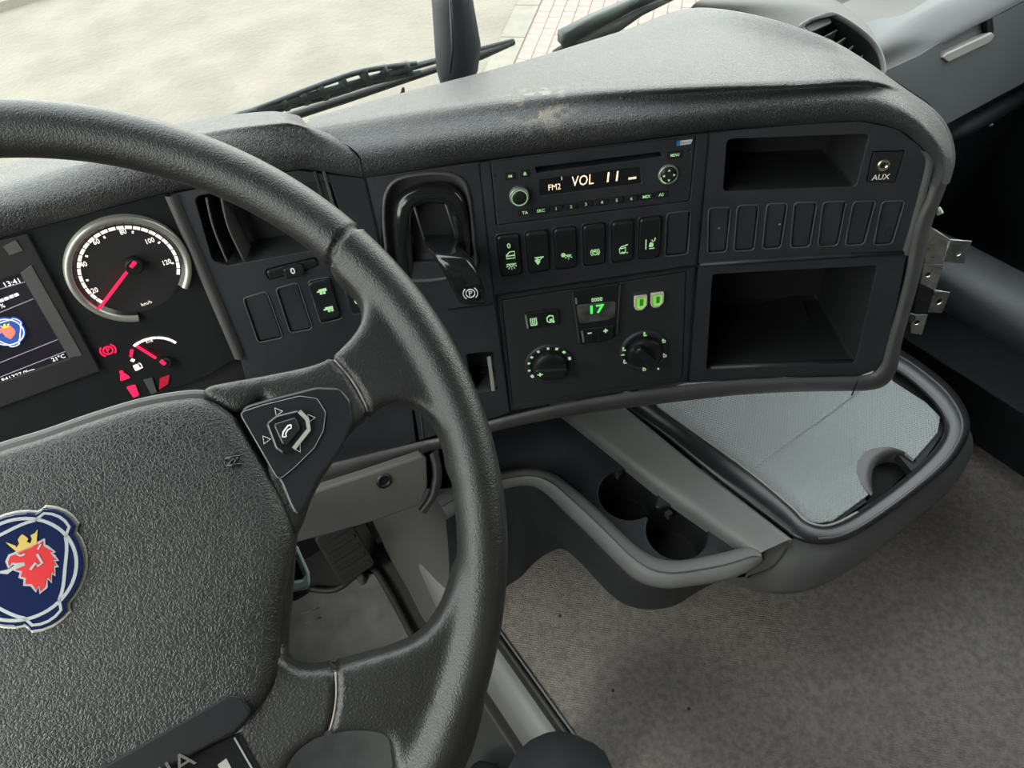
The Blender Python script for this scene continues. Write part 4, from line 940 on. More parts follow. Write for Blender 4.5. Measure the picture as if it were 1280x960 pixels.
# airbag cover
cv = W.ls([(0, 571), (60, 548), (120, 527), (180, 509), (235, 499.5), (262, 501), (283, 511), (300, 528), (326, 571), (349, 612), (364, 645), (369, 672), (364, 705), (353, 765), (351, 810), (347, 845), (334, 872), (316, 893), (299, 911), (270, 925), (200, 964), (150, 990)])
cvr = cv[1:]; cv = [(0, cv[0][1])] + cvr
rgt = [p for p in cv if p[0] > .0005]; rgt = [(0, W.l(20, 563)[1]+.003)]+rgt
ymin = min(p[1] for p in rgt)
rgt = [p for p in rgt if p[1] > ymin-.001]; rgt.append((0, rgt[-1][1]-.001))
full = rgt + [(-x, y) for x, y in rgt[::-1] if x > 0]
fs_ = smooth_line([Vector((x, y, 0)) for x, y in full], 4, closed=True); cov = [(p.x, p.y) for p in fs_]
if area2(cov) < 0: cov = cov[::-1]
LV = [(1.0, -.012), (1.0, .004), (.993, .0075), (.98, .0105), (.955, .0125), (.91, .0138), (.8, .0145), (.6, .0150), (.35, .0153), (.1, .0153)]
ZT = .0153
MB().dome(W, cov, LV, 0, -.035).build('airbag_cover', 'leather', wh)
hs = [(x, y) for x, y in offset(cov, .0052) if y > .028]
hs = sorted(hs, key=lambda p: p[0]); hs = hs + [(hs[-1][0]-.01, .015), (hs[0][0]+.01, .015)]
MB().plate(W, hs, -.022, .002, bev=.0025).build('hub_back_shell', 'trim', wh)
# smooth strip with lettering
stp = fillet(W.ls([(60, 996), (284, 869), (302, 870), (316, 891), (296, 912), (180, 975), (100, 1020)], ZT-.001), .004)
MB().plate(W, stp, .010, ZT+.0003, bev=.0012).build('smooth_strip', 'satin', wh)
q = W.l(233, 947, ZT); tl = MB(); tl.text(W, 'SCANIA', q[0]+.003, q[1]-.001, .0085, z1=ZT+.0009, align='RIGHT', sx=1.15); tl.build('embossed_lettering', 'edge' if 0 else 'trim', wh)
# SRS style stamp
st = MB()
for seg_ in ([(281, 573), (300, 570)], [(283, 582), (301, 580)], [(285, 582), (292, 573)], [(293, 579), (297, 571)]):
    st.tube([W.hit(x, y, ZT-.0006) for x, y in seg_], .0008, n=6)
st.build('embossed_mark', 'satin', wh)
# badge
EB = W.at(0, -.002, ZT, -1)
def bsrc(a, b):
    x, y = W.l(a/5.336, 610+b/5.336, ZT+.003); x -= 0; y -= -.002; ca, sa = cos(radians(1)), sin(radians(1)); return (x*ca-y*sa, x*sa+y*ca)
logo(EB, .0262, wh, ('navy', 'silver', 'silver', 'red', 'gold'), .0028, src=bsrc)
MB().plate(EB, emblem_outline(.0272), -.004, .0008, bev=.0006).build('badge_edge', 'chrome', wh)
# spoke control panels, both sides
tpn = W.ls([(300, 518), (330, 508), (375, 497), (397, 500), (408, 518), (405, 541), (394, 562), (371, 585), (349, 603)])
trm = W.ls([(298, 512), (340, 500), (395, 486), (425, 487), (438, 503), (441, 530), (425, 565), (398, 600), (372, 655), (352, 606)])
for s in (1, -1):
    o1 = fillet([(s*x, y) for x, y in trm], .006); o2 = fillet([(s*x, y) for x, y in tpn], .003)
    MB().plate(W, o1, .002, .0098, bev=.0016).build('spoke_trim', 'satin', wh)
    MB().plate(W, o2, .009, .0106, bev=.0006).build('key_panel', 'satin', wh)
    oo = offset(o2 if area2(o2) > 0 else o2[::-1], -.0006); MB().ribbon(W, oo, .0003, .0104, .0108, True).build('panel_outline', 'silver', wh)
b1 = fillet(W.ls([(332, 529), (345, 519), (373, 512), (386, 522), (388, 537), (366, 564), (355, 569), (344, 561)], .011), .003)
kb = MB().plate(W, b1, .010, .0125, bev=.0012).build('rocker_ring', 'gloss', wh)
b2_ = fillet(W.ls([(341, 530), (370, 521), (376, 537), (360, 556), (353, 556)], .013), .002)
sub('phone_key', MB().plate(W, b2_, .0115, .0140, bev=.0008), 'satin', kb, wh)
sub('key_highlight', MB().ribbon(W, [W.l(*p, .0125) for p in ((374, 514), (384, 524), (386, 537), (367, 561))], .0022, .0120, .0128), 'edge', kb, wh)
ib = MB(); ib.ribbon(W, [W.l(*p, .0142) for p in ((364, 531), (360, 532), (354, 540), (353, 546), (357, 546))], .0008, .0136, .0144)
ib.ribbon(W, [W.l(*p, .0142) for p in ((364, 531), (364, 535), (360, 537), (357, 542), (358, 546))], .0006, .0136, .0144)
for (px, py), a in (((347, 514), 60), ((388, 522), 30), ((332, 549), 60), ((373, 561), -40)):
    f = W.at(*W.l(px, py, .0108), .0108, 0); ib.ribbon(f, [(-.0018, -.0018), (.0022, -.0012), (-.0004, .0022)] if a != -40 else [(-.0022, .0016), (.002, .0018), (0, -.002)], .0004, -.0003, .0003, True)
ib.build('key_symbols', 'white', wh)
# lower control panel on lower spoke
MB().plate(W, fillet(W.ls([(292, 919), (300, 915), (342, 990), (330, 1040), (170, 1060), (205, 963)], .009), .002), 0, .0095, bev=.001).build('lower_key_panel', 'gloss', wh)
MB().ribbon(W, [W.l(*p, .0095) for p in ((293, 922), (332, 990))], .0008, .009, .0100).build('panel_edge', 'silver', wh)
MB().plate(W, W.ls([(272, 956), (283, 948), (290, 962), (278, 968)], .0098), .009, .0099, bev=0).build('lit_key_mark', 'edge', wh)
# steering column behind hub
sc = thing('steering_column', 'black steering column cowl behind the wheel hub', 'column', W.at(0, -.03, -.03))
rows = [[W.w(r*cos(2*pi*k/24), -.03+r*.8*sin(2*pi*k/24), z) for k in range(24)] for r, z in ((.07, -.031), (.075, -.06), (.07, -.16), (.05, -.3))]
MB().loft(rows, closeu=True, capu=True).build('cowl', 'matte', sc)

# ================================================================== STALK WITH FRAMED END (right of hub)
SF = Fr(W.w(.10, -.08, -.055), W.X, W.Y)
sk = thing('column_stalk', 'small column stalk end with pale framed window right of the hub', 'lever', Fr(SF.hit(370, 710), SF.X, SF.Y))
o = fillet(SF.ls([(345, 672), (366, 681), (372, 683), (387, 716), (388, 731), (380, 736), (345, 745)]), .003)
h = fillet(SF.ls([(352, 688), (370, 693), (381, 718), (378, 724), (356, 728)]), .002)
MB().plate(SF, o, -.004, .003, [h], bev=.0015).build('end_frame', mat('pale_blue_grey_plastic', (.22, .27, .29), .3), sk)
MB().plate(SF, h, -.006, -.002, bev=0).build('window_plate', 'gloss', sk)
MB().ribbon(SF, SF.ls([(371, 697), (380, 718)]), .0012, -.003, .001).build('inner_bar', 'edge', sk)
MB().plate(SF, fillet(SF.ls([(330, 740), (380, 737), (386, 733), (388, 742), (372, 752), (330, 765)]), .002), -.02, -.005, bev=.002).build('stalk_base', 'black', sk)

# ================================================================== FLOOR, TUNNEL, CARPET
CZ = .15
T = lambda px, py, z: atz(px, py, z)
EXn = thing('engine_cover_panel', 'grey moulded plastic side of the engine cover beside the driver footwell', 'panel', Fr((.12, .4, 0), (1, 0, 0), (0, 1, 0)))
prof = [(.150, .150), (.147, .158), (.143, .160), (.139, .156), (.136, .135), (.130, .120), (.118, .112), (.106, .096), (.098, .06), (.094, .03), (.084, .012), (.078, .008)]
mats_ = []
ys = [-.35, 0, .2, .4, .52]
def sidecol(i0, i1, nm, m_):
    rows = []
    for y in ys:
        rows.append([Vector((x, y, z)) for x, z in prof[i0:i1]])
    # front flares up and outward to the right under the dash
    for y, dx, dz in ((.60, .006, .03), (.67, .02, .09), (.73, .05, .2)):
        rows.append([Vector((x+dx*(1 if z > .05 else .6), y, z+dz*(z/.15))) for x, z in prof[i0:i1]])
    MB().loft([smooth_line(r, 3) for r in rows]).build(nm, m_, EXn)
sidecol(0, 5, 'carpet_edge_lip', 'rubber'); sidecol(4, 10, 'side_moulding', 'strip'); sidecol(9, 12, 'foot_seal', 'rubber')
# bright curved cover front going up (behind rim)
cf_rows = []
for (xa, ya, za), (xb, yb, zb) in (((.082, .55, .01), (.15, .55, .15)), ((.085, .62, .06), (.16, .60, .22)), ((.088, .66, .15), (.17, .63, .34)), ((.09, .68, .28), (.18, .64, .48)), ((.09, .68, .42), (.19, .62, .6))):
    pass
fw = MB()
A1_ = [T(483, 690, .01), T(476, 672, .10), T(466, 650, .22), T(460, 600, .36)]
B1_ = [T(509, 735, .01), T(512, 690, .12), T(525, 645, .30), T(527, 610, .42)]
C1_ = [T(537, 783, .01), T(555, 728, .13), T(565, 670, .28), T(562, 610, .42)]
D1_ = [T(585, 800, .06), T(602, 740, .15), T(608, 690, .22), T(595, 600, .40)]
fw.grid([A1_, B1_, C1_, D1_], 6, 6); fw.build('front_moulding', mat('satin_grey_moulding', (.095, .092, .088), .33, .15, 1100), EXn)
cpt = struct('carpet', MB().plate(hor(CZ), [(.150, -.9), (1.03, -.9), (1.03, .23), (1.03, .75), (.150, .75)], -.1, 0, bev=.003), 'carpet')
struct('baseboard_right', MB().box(hor(CZ), 1.028, 1.30, -.9, .75, -.1, .12, bev=.004), 'door')
struct('trim_2', MB().tube([Vector((.152, -.9, CZ+.003)), Vector((.152, .7, CZ+.003))], .0022, n=6), 'strip')
struct('trim_3', MB().box(ID, .078, 1.06, .74, .8, 0, .62, bev=0), 'matte')
struct('trim_4', MB().box(ID, LX, .14, .80, .86, 0, .62, bev=0), 'matte')
# carpet tufts joined as stuff are left to relief; crumbs
for i, q in enumerate([(766, 863), (861, 886), (700, 770)]):
    p = T(*q, CZ); tag(MB().dome(Fr(p, (1, 0, 0), (0, 1, 0)), circ(0, 0, .0028, 8), [(1, -.0005), (.8, .0015), (.3, .002)]).build('crumb', 'black'), ['dark crumb lying on the carpet left of centre', 'dark crumb on the carpet below the tray console', 'tiny dark crumb on the carpet near the cup console'][i], 'crumb')
fm = thing('floor_mat', 'worn grey rubber floor mat with dark rim in the driver footwell', 'mat', Fr(T(420, 790, .01), (1, 0, 0), (0, 1, 0)))
mo = [tuple(T(*q, .012).xy) for q in ((392, 733), (420, 735), (452, 715), (470, 717), (514, 797), (560, 900), (590, 1000))] 
mo += [(-.45, .1), (-.45, .74)]
MB().plate(hor(0), fillet(mo, .012), 0.0005, .012, bev=.003).build('mat_sheet', 'footmat', fm)
MB().tube(smooth_line([T(*q, .014) for q in ((385, 736), (420, 737), (452, 714), (471, 716), (516, 797), (562, 900))], 4), .006, n=8).build('raised_rim', 'rubber', fm)
for q, l in (((380, 780), (400, 772)), ((376, 768), (398, 760))): MB().tube([T(*q, .014), T(*l, .014)], .002, n=6).build('mat_rib', 'knee', fm)
hk = thing('accelerator_pedal', 'dark accelerator pedal at the front of the footwell below the knee panel', 'pedal', Fr(T(432, 690, .08), (1, 0, 0), (0, 1, 0)))
PF = Fr(T(432, 690, .10), (1, 0, 0), (0, .55, .83))
MB().plate(PF, rrect(0, 0, .07, .11, .01), -.012, 0, bev=.003).build('pedal_pad', 'rubber', hk)
for k in range(5): MB().box(PF, -.028, .028, -.045+k*.02, -.037+k*.02, 0, .003).build('pad_rib', 'matte', hk)
MB().tube([PF.w(0, -.05, -.015), PF.w(0, -.05, -.015)+Vector((0, -.01, -.06))], .008, n=8).build('pivot_bracket', 'trim', hk)

# ================================================================== CONSOLE WITH CUP HOLDERS AND TRAY
TZ = .42
cs = thing('centre_console', 'grey floor console with twin cup holders under the dashboard', 'console', Fr((.4, .3, CZ), (1, 0, 0), (0, 1, 0)))
# dark recessed cup tray with two holes
CTZ = .395; HF = hor(CTZ)
h1 = Vector(HF.l(785, 617)); h2 = Vector(HF.l(846, 664)); cr_ = .0405
d = (h2-h1); L_ = d.length; th = atan2(d.y, d.x); off_ = math.acos(min(.99, (L_/2)/cr_))+.12
fig = [(h1.x+cr_*cos(th+off_+(2*pi-2*off_)*k/30), h1.y+cr_*sin(th+off_+(2*pi-2*off_)*k/30)) for k in range(31)]
fig += [(h2.x+cr_*cos(th+pi+off_+(2*pi-2*off_)*k/30), h2.y+cr_*sin(th+pi+off_+(2*pi-2*off_)*k/30)) for k in range(31)]
co = HF.ls([(600, 590), (662, 590), (700, 600), (740, 640), (783, 680), (812, 700), (860, 702), (908, 690), (938, 682), (908, 666), (826, 605), (767, 556), (711, 516), (700, 440), (600, 440)])
MB().plate(HF, fillet(co, .006), -.006, 0, [fig], bev=.0018).build('cup_tray', 'fascia', cs)
for i, hc in enumerate((h1, h2)):
    f = HF.at(hc.x, hc.y); MB().lathe(f, [(cr_+.0005, -.002), (cr_-.001, -.02), (cr_-.004, -.068), (cr_-.008, -.072)], 40).build('cup_well', 'matte', cs)
f = HF.at(h1.x, h1.y); MB().box(HF.at(*HF.l(775, 590), -.006), -.004, .004, -.002, .006, -.01, .002).build('cup_clip', 'fascia', cs); MB().box(HF.at(*HF.l(838, 640), -.006), -.004, .004, -.002, .006, -.01, .002).build('cup_clip', 'fascia', cs)
# curved rim rail
RO = [(560, 648), (600, 622), (629, 611), (662, 606), (685, 616), (711, 641), (744, 673), (783, 712), (806, 728), (832, 734), (860, 732), (908, 724), (941, 711), (953, 702)]
RI = [(545, 622), (590, 597), (626, 590), (662, 586), (690, 592), (714, 608), (748, 638), (785, 674), (810, 693), (832, 700.5), (860, 700), (908, 690), (938, 683), (952, 692)]
def hz(pts, z): return [T(x, y, z) for x, y in pts]
midp = [((a[0]*.6+b[0]*.4), (a[1]*.6+b[1]*.4)) for a, b in zip(RO, RI)]
mid2 = [((a[0]*.3+b[0]*.7), (a[1]*.3+b[1]*.7)) for a, b in zip(RO, RI)]
MB().grid([hz(RI, TZ-.03), hz(RI, TZ-.004), hz(mid2, TZ+.002), hz(midp, TZ), hz(RO, TZ-.014), hz([(x-3, y+1) for x, y in RO], TZ-.035)], 5, 3).build('curved_rim_rail', 'strip', cs)
gr = [((a[0]*.45+b[0]*.55), (a[1]*.45+b[1]*.55)) for a, b in zip(RO, RI)]
MB().tube(smooth_line(hz(gr, TZ+.0035), 4), .0009, n=5).build('rail_groove', 'trim', cs)
# lower dark skirt from rail to carpet
SK = [(560, 810), (600, 800), (628, 740), (650, 722), (672, 700), (700, 686), (722, 700), (760, 740), (785, 757), (815, 762), (845, 756), (880, 735), (930, 712), (950, 700)]
up_ = hz([(x-3, y+1) for x, y in RO], TZ-.035); lo_ = [T(x, y, CZ+.002) for x, y in SK]
md_ = [a.lerp(b, .45)+Vector((.012, .012, 0)) for a, b in zip(up_, lo_)]
MB().grid([up_, md_, lo_], 5, 4).build('skirt', 'fascia', cs)
# light plastic strip between cup tray and drawer
S1 = [(690, 502), (722, 526), (754, 551), (790, 580), (828, 610), (872, 641), (917, 672), (950, 692)]
S2 = [(772, 503), (795, 521), (820, 541), (843, 560), (888, 596), (930, 628), (968, 657), (990, 674)]
sA = hz(S1, TZ-.002); sB = hz(S2, TZ+.004); sM = [a.lerp(b, .5)+Vector((0, 0, .003)) for a, b in zip(sA, sB)]
s0 = [p+Vector((0, 0, -.03)) for p in sA]; s9 = [p+Vector((.0, 0, -.03)) for p in sB]
MB().grid([s0, sA, sM, sB, s9], 4, 4).build('side_strip', 'strip', cs)
# console body front (below tray) - grey moulded body
BT = [(940, 690), (975, 672), (1022, 679), (1060, 673), (1100, 652), (1150, 613), (1186, 581), (1207, 551), (1211, 532), (1203, 506), (1172, 470), (1130, 438), (1100, 418)]
BB = [(924, 722), (945, 735), (968, 742), (1010, 738), (1062, 709), (1120, 665), (1175, 619), (1200, 585), (1209, 560), (1203, 540), (1180, 510), (1150, 480), (1120, 460)]
bt = hz(BT, TZ-.006); bmm = [a.lerp(T(*b, TZ-.05), .55)+Vector((.0, 0, .003)) for a, b in zip(bt, BB)]; bl = hz(BB, TZ-.07); bi = [p+Vector((-.03, .08, -.05)) for p in bl]; bj = [p+Vector((-.06, .20, -.22)) for p in bl]
MB().grid([bt, bmm, bl, bi, bj], 5, 4).build('front_body', 'trim', cs)
MB().tube(smooth_line([T(983, 686, TZ-.004), T(976, 697, TZ-.015), T(962, 711, TZ-.03), T(935, 722, TZ-.045)], 4), .0012, n=6).build('body_seam', 'black', cs)
MB().box(ID, .40, .80, .42, .73, CZ, TZ-.05, bev=.01).build('rear_body', 'matte', cs)

dr = thing('pull_out_tray', 'pull-out tray with silvery ribbed mat and finger notch under the dashboard', 'tray', Fr(T(1000, 580, TZ), (1, 0, 0), (0, 1, 0)))
TO = [(760, 492), (792, 516), (838, 550), (888, 592), (930, 624), (972, 656), (996, 674), (1022, 680), (1050, 677), (1083, 662), (1137, 624), (1184, 584), (1206, 553), (1212, 530), (1204, 506), (1185, 481), (1150, 453), (1122, 436)]
TI = [(795, 486), (822, 508), (868, 540), (924, 580), (955, 604), (990, 634), (1006, 650), (1025, 657), (1045, 654), (1072, 640), (1124, 603), (1160, 571), (1178, 547), (1181, 528), (1172, 510), (1156, 492), (1130, 470), (1105, 455)]
TM = [((a[0]*.55+b[0]*.45), (a[1]*.55+b[1]*.45)) for a, b in zip(TO, TI)]
MB().grid([hz(TO, TZ-.02), hz(TO, TZ+.002), hz(TM, TZ+.008), hz(TI, TZ+.004), hz(TI, TZ-.012)], 5, 4).build('tray_frame', 'satin', dr)
MB().tube(smooth_line(hz([(a*.7+c*.3, b*.7+d_*.3) for (a, b), (c, d_) in zip(TO[7:], TI[7:])], TZ+.0075), 4), .0018, n=8).build('frame_highlight_bead', 'trim', dr)  # paler bead added in place of the reflection along the glossy frame
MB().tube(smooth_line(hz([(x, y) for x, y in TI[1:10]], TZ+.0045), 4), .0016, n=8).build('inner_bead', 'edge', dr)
MF = hor(TZ-.002)
ma_ = fillet(MF.ls([(798, 500), (850, 480), (1000, 450), (1072, 489), (929, 595), (862, 546)]), .004)
NT = ([(1131, 565), (1115, 559), (1100, 559), (1083, 564), (1073, 576), (1071, 590), (1077, 605), (1086, 618)])
mb_ = fillet(MF.ls([(931, 595), (1072, 489), (1060, 440), (1110, 440), (1116, 476), (1158, 503), (1176, 521), (1172, 541), (1143, 574)] + NT + [(1041, 651), (1012, 655), (985, 641)]), .002)
MB().plate(MF, ma_, -.006, 0, bev=.0012).build('mat_panel', 'mat', dr); MB().plate(MF, mb_, -.006, 0, bev=.0012).build('mat_panel', 'mat', dr)
MB().box(ID, .38, .86, .14, .6, TZ-.03, TZ-.018, bev=0)
bt_ = MF.ls([(800, 500), (850, 470), (1110, 430), (1190, 525), (1145, 590), (1120, 560), (1080, 555), (1065, 590), (1085, 624), (1030, 662), (985, 645), (862, 548)])
nh = MF.ls([(1146, 574), (1118, 560), (1094, 570), (1086, 595), (1085, 622)])
MB().plate(MF, bt_, -.02, -.006, bev=0).build('tray_floor', 'matte', dr)
lo1 = smooth_line([MF.hit(x, y, .0) for x, y in [(1146, 574), (1131, 565), (1115, 559), (1100, 559), (1083, 564), (1073, 576), (1071, 590), (1077, 605), (1089, 620)]], 4)
lo3 = smooth_line([MF.hit(x, y, -.004) for x, y in [(1146, 575), (1138, 570), (1120, 566), (1108, 568), (1098, 575), (1092.5, 584), (1090, 594), (1089.5, 604), (1091, 615)]], 4)
lo2 = [a.lerp(b, .55)+Vector((0, 0, .0018)) for a, b in zip(lo1, lo3)]; lo4 = [p+Vector((0, 0, -.03)) for p in lo3]
MB().loft([lo1, lo2, lo3, lo4]).build('notch_lip', 'trim', dr)
gl_ = smooth_line([MF.hit(*p, .0006) for p in ((1143, 572), (1120, 565), (1104, 569), (1096, 580), (1092, 597), (1092, 617))], 4)
MB().dome(MF, MF.ls([(1093, 615), (1093, 592), (1099, 577), (1108, 568), (1122, 566), (1141, 573)]), [(1.3, -.028), (.6, -.028)]).build('finger_notch', mat('notch_shade_black', (.003, .003, .003), .9), dr)  # near-black colour stands in for the shade inside the notch
MB().tube(smooth_line([MF.hit(*p, .0006) for p in ((929, 595), (985, 553), (1030, 521), (1071, 490))], 4), .0022, n=8).build('mat_fold', 'mat', dr)

# ================================================================== PASSENGER DASH, VENT, GLOVEBOX
GP = Fr(T(1190, 50, .80), (1, -.035, 0), (0, .30, .95))
gb = thing('glovebox', 'grey passenger glovebox flap with recessed pull handle, upper right', 'glovebox', Fr(GP.hit(1190, 90), GP.X, GP.Y))
gpo = GP.ls([(1102, 91), (1150, 68), (1175, 52), (1238, 22), (1290, -2), (1420, -65), (1420, 35), (1290, 98), (1181, 157), (1160, 130)])
hn = P(GP, [(1177, 52), (1241, 21), (1243, 40), (1236, 52), (1184, 77), (1176, 72)], .003)
MB().plate(GP, gpo, -.012, 0, [hn], bev=.001).build('flap', 'glove', gb)
MB().plate(GP, hn, -.02, -.010, bev=0).build('handle_recess', 'glove', gb)
MB().plate(GP, P(GP, [(1175, 72), (1180, 67), (1238, 40), (1241, 44), (1235, 53), (1183, 78)], .0015), -.009, .003, bev=.0015).build('handle_lip', 'edge', gb)
MB().plate(GP, GP.ls([(1236, 24), (1242, 21), (1243, 40), (1237, 46)]), -.010, -.002, bev=0).build('handle_end', 'black', gb)
ma2 = MB(); ma2.text(GP.at(*GP.l(1227, 38, -.009), -.0095, 0), 'SRS AIRBAG', 0, 0, .0035, z1=.0004, sx=.5); ma2.build('lettering', 'silver', gb)
pd = thing('passenger_dash_top', 'grey moulded passenger dashboard top with open shelf, top right', 'dashboard', Fr(GP.hit(1190, 30), GP.X, GP.Y))
ed = [(1104, 92), (1150, 69), (1177, 54), (1238, 23), (1290, -3), (1420, -68)]
e0 = [GP.hit(x, y, 0) for x, y in ed]
e1 = [p+Vector((0, .006, .010)) for p in e0]
tt = [(1082, 60), (1110, 44), (1145, 22), (1190, 0), (1240, -25), (1360, -85)]
e2 = [T(x, y, .835) for x, y in tt]
t3 = [(1060, 35), (1095, 24), (1128, 18), (1160, 0), (1200, -20), (1320, -80)]
e3 = [T(x, y, .835) for x, y in t3]; e4 = [p+Vector((0, .02, -.02)) for p in e3]; e5 = [p+Vector((.0, .10, -.02)) for p in e4]
MB().grid([e0, e1, e2, e3], 5, 4).build('rolled_edge', 'glove', pd); MB().grid([e3, e4, e5], 5, 3).build('open_shelf', 'shelf', pd)
# left extension of the top (around the vent)
X0 = [(860, 14), (925, 22), (1007, 45), (1068, 78), (1100, 98)]
X1 = [(872, 0), (965, 3), (1030, 12), (1078, 45), (1104, 90)]
X2 = [(920, -25), (1010, -15), (1060, 10), (1090, 40), (1106, 88)]
MB().grid([[T(x, y, .835) for x, y in X0], [T(x, y, .85) for x, y in X1], [T(x, y, .84) for x, y in X2]], 5, 4).build('vent_shoulder', 'shelf', pd)
MB().grid([[T(x, y, .835) for x, y in X0], [T(x-10, y+40, .70) for x, y in X0]], 5, 2).build('shoulder_side', 'door', pd)
VF = Fr(T(1055, 60, .872), (.93, -.35, 0), (.30, .80, .50))
vt = thing('air_vent', 'oval black air vent with horizontal slats behind the dash corner', 'vent', Fr(VF.hit(1055, 60), VF.X, VF.Y))
vo = [(p.x, p.y) for p in smooth_line([Vector((*VF.l(*q), 0)) for q in [(999, 35), (1008, 25), (1022, 19), (1040, 15), (1062, 25), (1088, 45), (1103, 66), (1107, 92), (1090, 98), (1060, 80), (1025, 56)]], 5, closed=True)]
vo = vo if area2(vo) > 0 else vo[::-1]
vi = offset(vo, -.005)
MB().plate(VF, vo, -.03, .002, [vi], bev=.002).build('vent_ring', 'trim', vt)
vi2 = offset(vo, -.0052); mb = MB().loft([[VF.w(x, y, -.002) for x, y in vi2], [VF.w(x, y, -.03) for x, y in offset(vi2, -.004)]], closeu=True, smooth=False); q = len(mb.v); mb.v += [VF.w(x, y, -.03) for x, y in offset(vi2, -.004)]; mb.f.append(tuple(range(q, q+len(vi2)))); mb.sm.append(False); mb.build('vent_box', 'black', vt)
for (xa, ya), (xb, yb) in (((1010, 40), (1036, 26)), ((1024, 50), (1046, 38)), ((1038, 60), (1056, 48)), ((1052, 70), (1066, 58)), ((1066, 80), (1078, 70))):
    a, b = VF.hit(xa, ya, -.008), VF.hit(xb, yb, -.008)
    MB().loft([[a, b], [a+VF.Y*-.006-VF.Z*.012, b-VF.Y*.006-VF.Z*.012]], smooth=False).tube([a, b], .0012, n=6).build('slat', 'trim', vt)
MB().plate(VF, fillet(VF.ls([(1003, 33), (1012, 27), (1036, 20), (1040, 28), (1014, 40)], -.003), .002), -.006, -.003, bev=.0006).build('vent_lip', 'glove', vt)
# under glovebox: lower dark panel with small screw
UG = Fr(GP.hit(1230, 130, -.03), (1, -.035, 0), (0, -.25, 1))
ugo = GP.hit(1230, 130, -.03)
UG = Fr(ugo, (1, -.035, 0), (0, -.06, 1))
struct('trim_5', MB().plate(UG, [(-.30, -.50), (.45, -.50), (.45, .0), (-.30, .0)], -.02, 0, bev=0), 'door')
MB().tube([UG.hit(1165, 180, -.004), UG.hit(1210, 158, .004), UG.hit(1262, 128, .004), UG.hit(1320, 98, .004)], [.012, .014, .014, .013], n=14).build('trim_6', 'door', None, kind='structure')
tag(MB().lathe(UG.at(*UG.l(1229, 151), .012), [(.003, 0), (.003, .003), (.0015, .004)], 12).build('screw', 'metal'), 'tiny screw head below the glovebox flap', 'screw')
# door armrest bar
ar = thing('door_armrest', 'dark grey padded armrest bar on passenger side at right edge', 'armrest', Fr((.98, .25, .5), (1, 0, 0), (0, 1, 0)))
rows = []
for y, s_ in ((.47, .55), (.42, .9), (.34, 1), (.2, 1), (.0, 1), (-.3, 1)):
    rows.append([Vector((.985+.055*s_*math.copysign(abs(cos(q))**.7, cos(q)), y, .47+.038*s_*math.copysign(abs(sin(q))**.7, sin(q)))) for q in [2*pi*k/20 for k in range(20)]])
MB().loft(rows, closeu=True, capu=True).build('padding', 'fascia', ar)
MB().box(ID, 1.02, 1.30, -.3, .0, .44, .48, bev=.01).build('mounting', 'door', ar)

# ================================================================== HINGE BRACKET
HB = Fr(PR.w(0, 0, -.03), PR.X, PR.Y)
hb = thing('hinge_bracket', 'bare metal hinge bracket with four holed tabs on right end of dash', 'bracket', Fr(HB.hit(1165, 340), HB.X, HB.Y))
MB().plate(HB, HB.ls([(1163, 283), (1168, 287), (1187, 300), (1179, 330), (1156, 331), (1158, 300)]), -.0008, .0008, bev=.0002).build('hinge_web', 'metal', hb)
def tabp(pts, hole, hr, lift):
    f = Fr(HB.hit(*pts[0]), HB.X*cos(radians(lift))+HB.Z*sin(radians(lift)), HB.Y)
    q = f.ls(pts); c = f.l(*hole); MB().plate(f, q, -.0007, .0007, [circ(c[0], c[1], hr, 16)], bev=.0002).build('tab', 'metal', hb)
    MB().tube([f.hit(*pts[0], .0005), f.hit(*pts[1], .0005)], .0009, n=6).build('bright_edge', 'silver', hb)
tabp([(1187, 300), (1214, 302), (1204, 329), (1179, 327)], (1198.5, 316), .0035, -14)
tabp([(1155, 331), (1179, 331), (1169, 363), (1150, 354)], (1160, 343), .003, 0)
tabp([(1167.5, 363), (1187, 366), (1177, 391), (1160, 390)], (1174, 376.5), .0038, -14)
tabp([(1140, 393), (1159, 394), (1152, 418), (1138, 416)], (1146, 403), .003, 0)
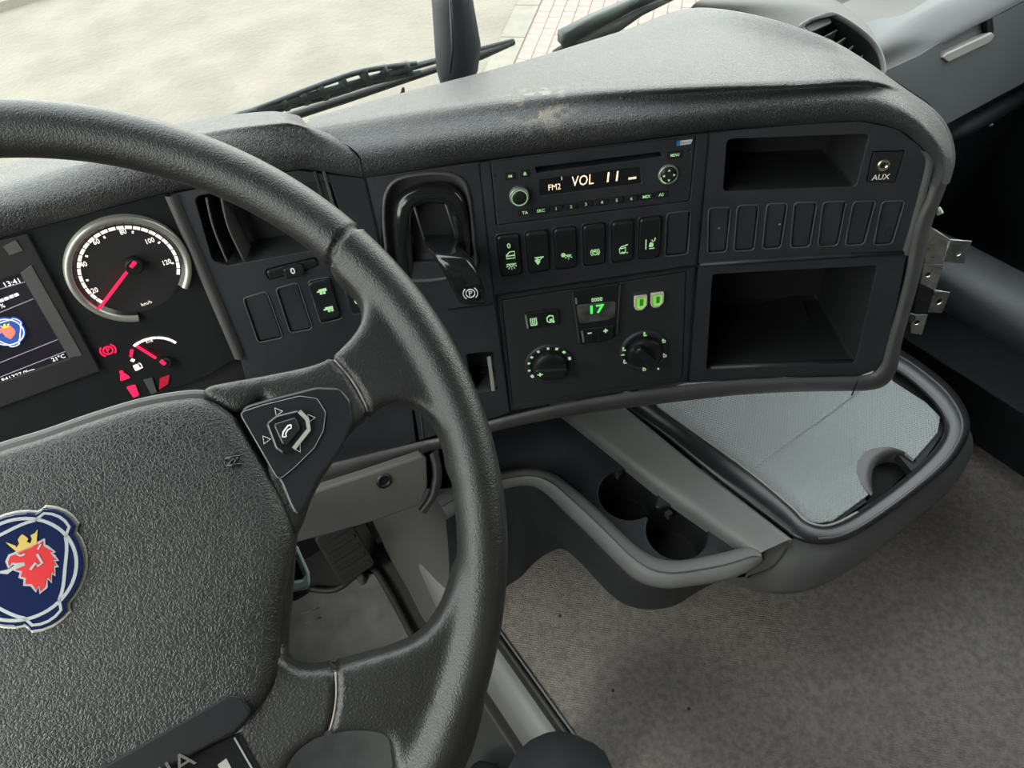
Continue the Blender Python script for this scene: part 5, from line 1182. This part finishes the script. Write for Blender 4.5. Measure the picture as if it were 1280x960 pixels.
MB().plate(HB, HB.ls([(1150, 350), (1169, 362), (1160, 392), (1142, 394)]), -.003, -.0015, bev=0).build('hinge_web', 'satin', hb)
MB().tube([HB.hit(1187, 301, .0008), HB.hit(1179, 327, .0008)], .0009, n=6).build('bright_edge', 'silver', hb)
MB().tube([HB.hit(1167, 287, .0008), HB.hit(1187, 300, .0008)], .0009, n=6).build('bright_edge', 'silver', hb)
MB().lathe(HB.at(*HB.l(1138, 398), -.002), [(.006, 0), (.005, .003), (.002, .004)], 14).build('rivet', 'trim', hb)
MB().dome(HB, fillet(HB.ls([(1170, 262), (1177, 260), (1180, 266), (1171, 270)]), .001), [(1, -.003), (.9, .001), (.4, .002)]).build('end_clip', 'white', hb)

# ================================================================== DRIVER'S LEG
def leg():
    k = T(710, 1000, .47)
    j = [(Vector((.14, -.45, .44)), .085), (Vector((.13, -.25, .455)), .08), (Vector((.12, -.08, .465)), .068), (k+Vector((0, -.03, .0)), .058), (k+Vector((0, .012, -.02)), .055), (k+Vector((-.01, .02, -.10)), .050), (k+Vector((-.03, .02, -.24)), .045), (k+Vector((-.05, .01, -.38)), .038)]
    return j
J = leg(); pp_ = smooth_line([j[0] for j in J], 5); rads = []
for i in range(len(J)-1):
    for k in range(5): rads.append(J[i][1]*(1-k/5)+J[i+1][1]*k/5)
rads.append(J[-1][1])
pn = thing('person', 'knee of seated driver in dark denim trousers at bottom edge', 'person', Fr((0, -.2, .5), (1, 0, 0), (0, 1, 0)))
lg = MB().tube(pp_, rads, n=24)
for v_ in lg.v: v_ += Vector((.0018*sin(v_.y*160+v_.x*60), 0, .0018*sin(v_.x*170+v_.z*50)))
lg.build('trouser_leg', 'denim', pn)
sh = MB().tube([J[-1][0]+Vector((0, -.03, -.02)), J[-1][0]+Vector((0, .02, -.04)), J[-1][0]+Vector((0, .09, -.045)), J[-1][0]+Vector((0, .15, -.05)), J[-1][0]+Vector((0, .17, -.052))], [.04, .045, .042, .03, .012], n=16); sh.build('shoe', 'matte', pn)

bpy.context.view_layer.update()
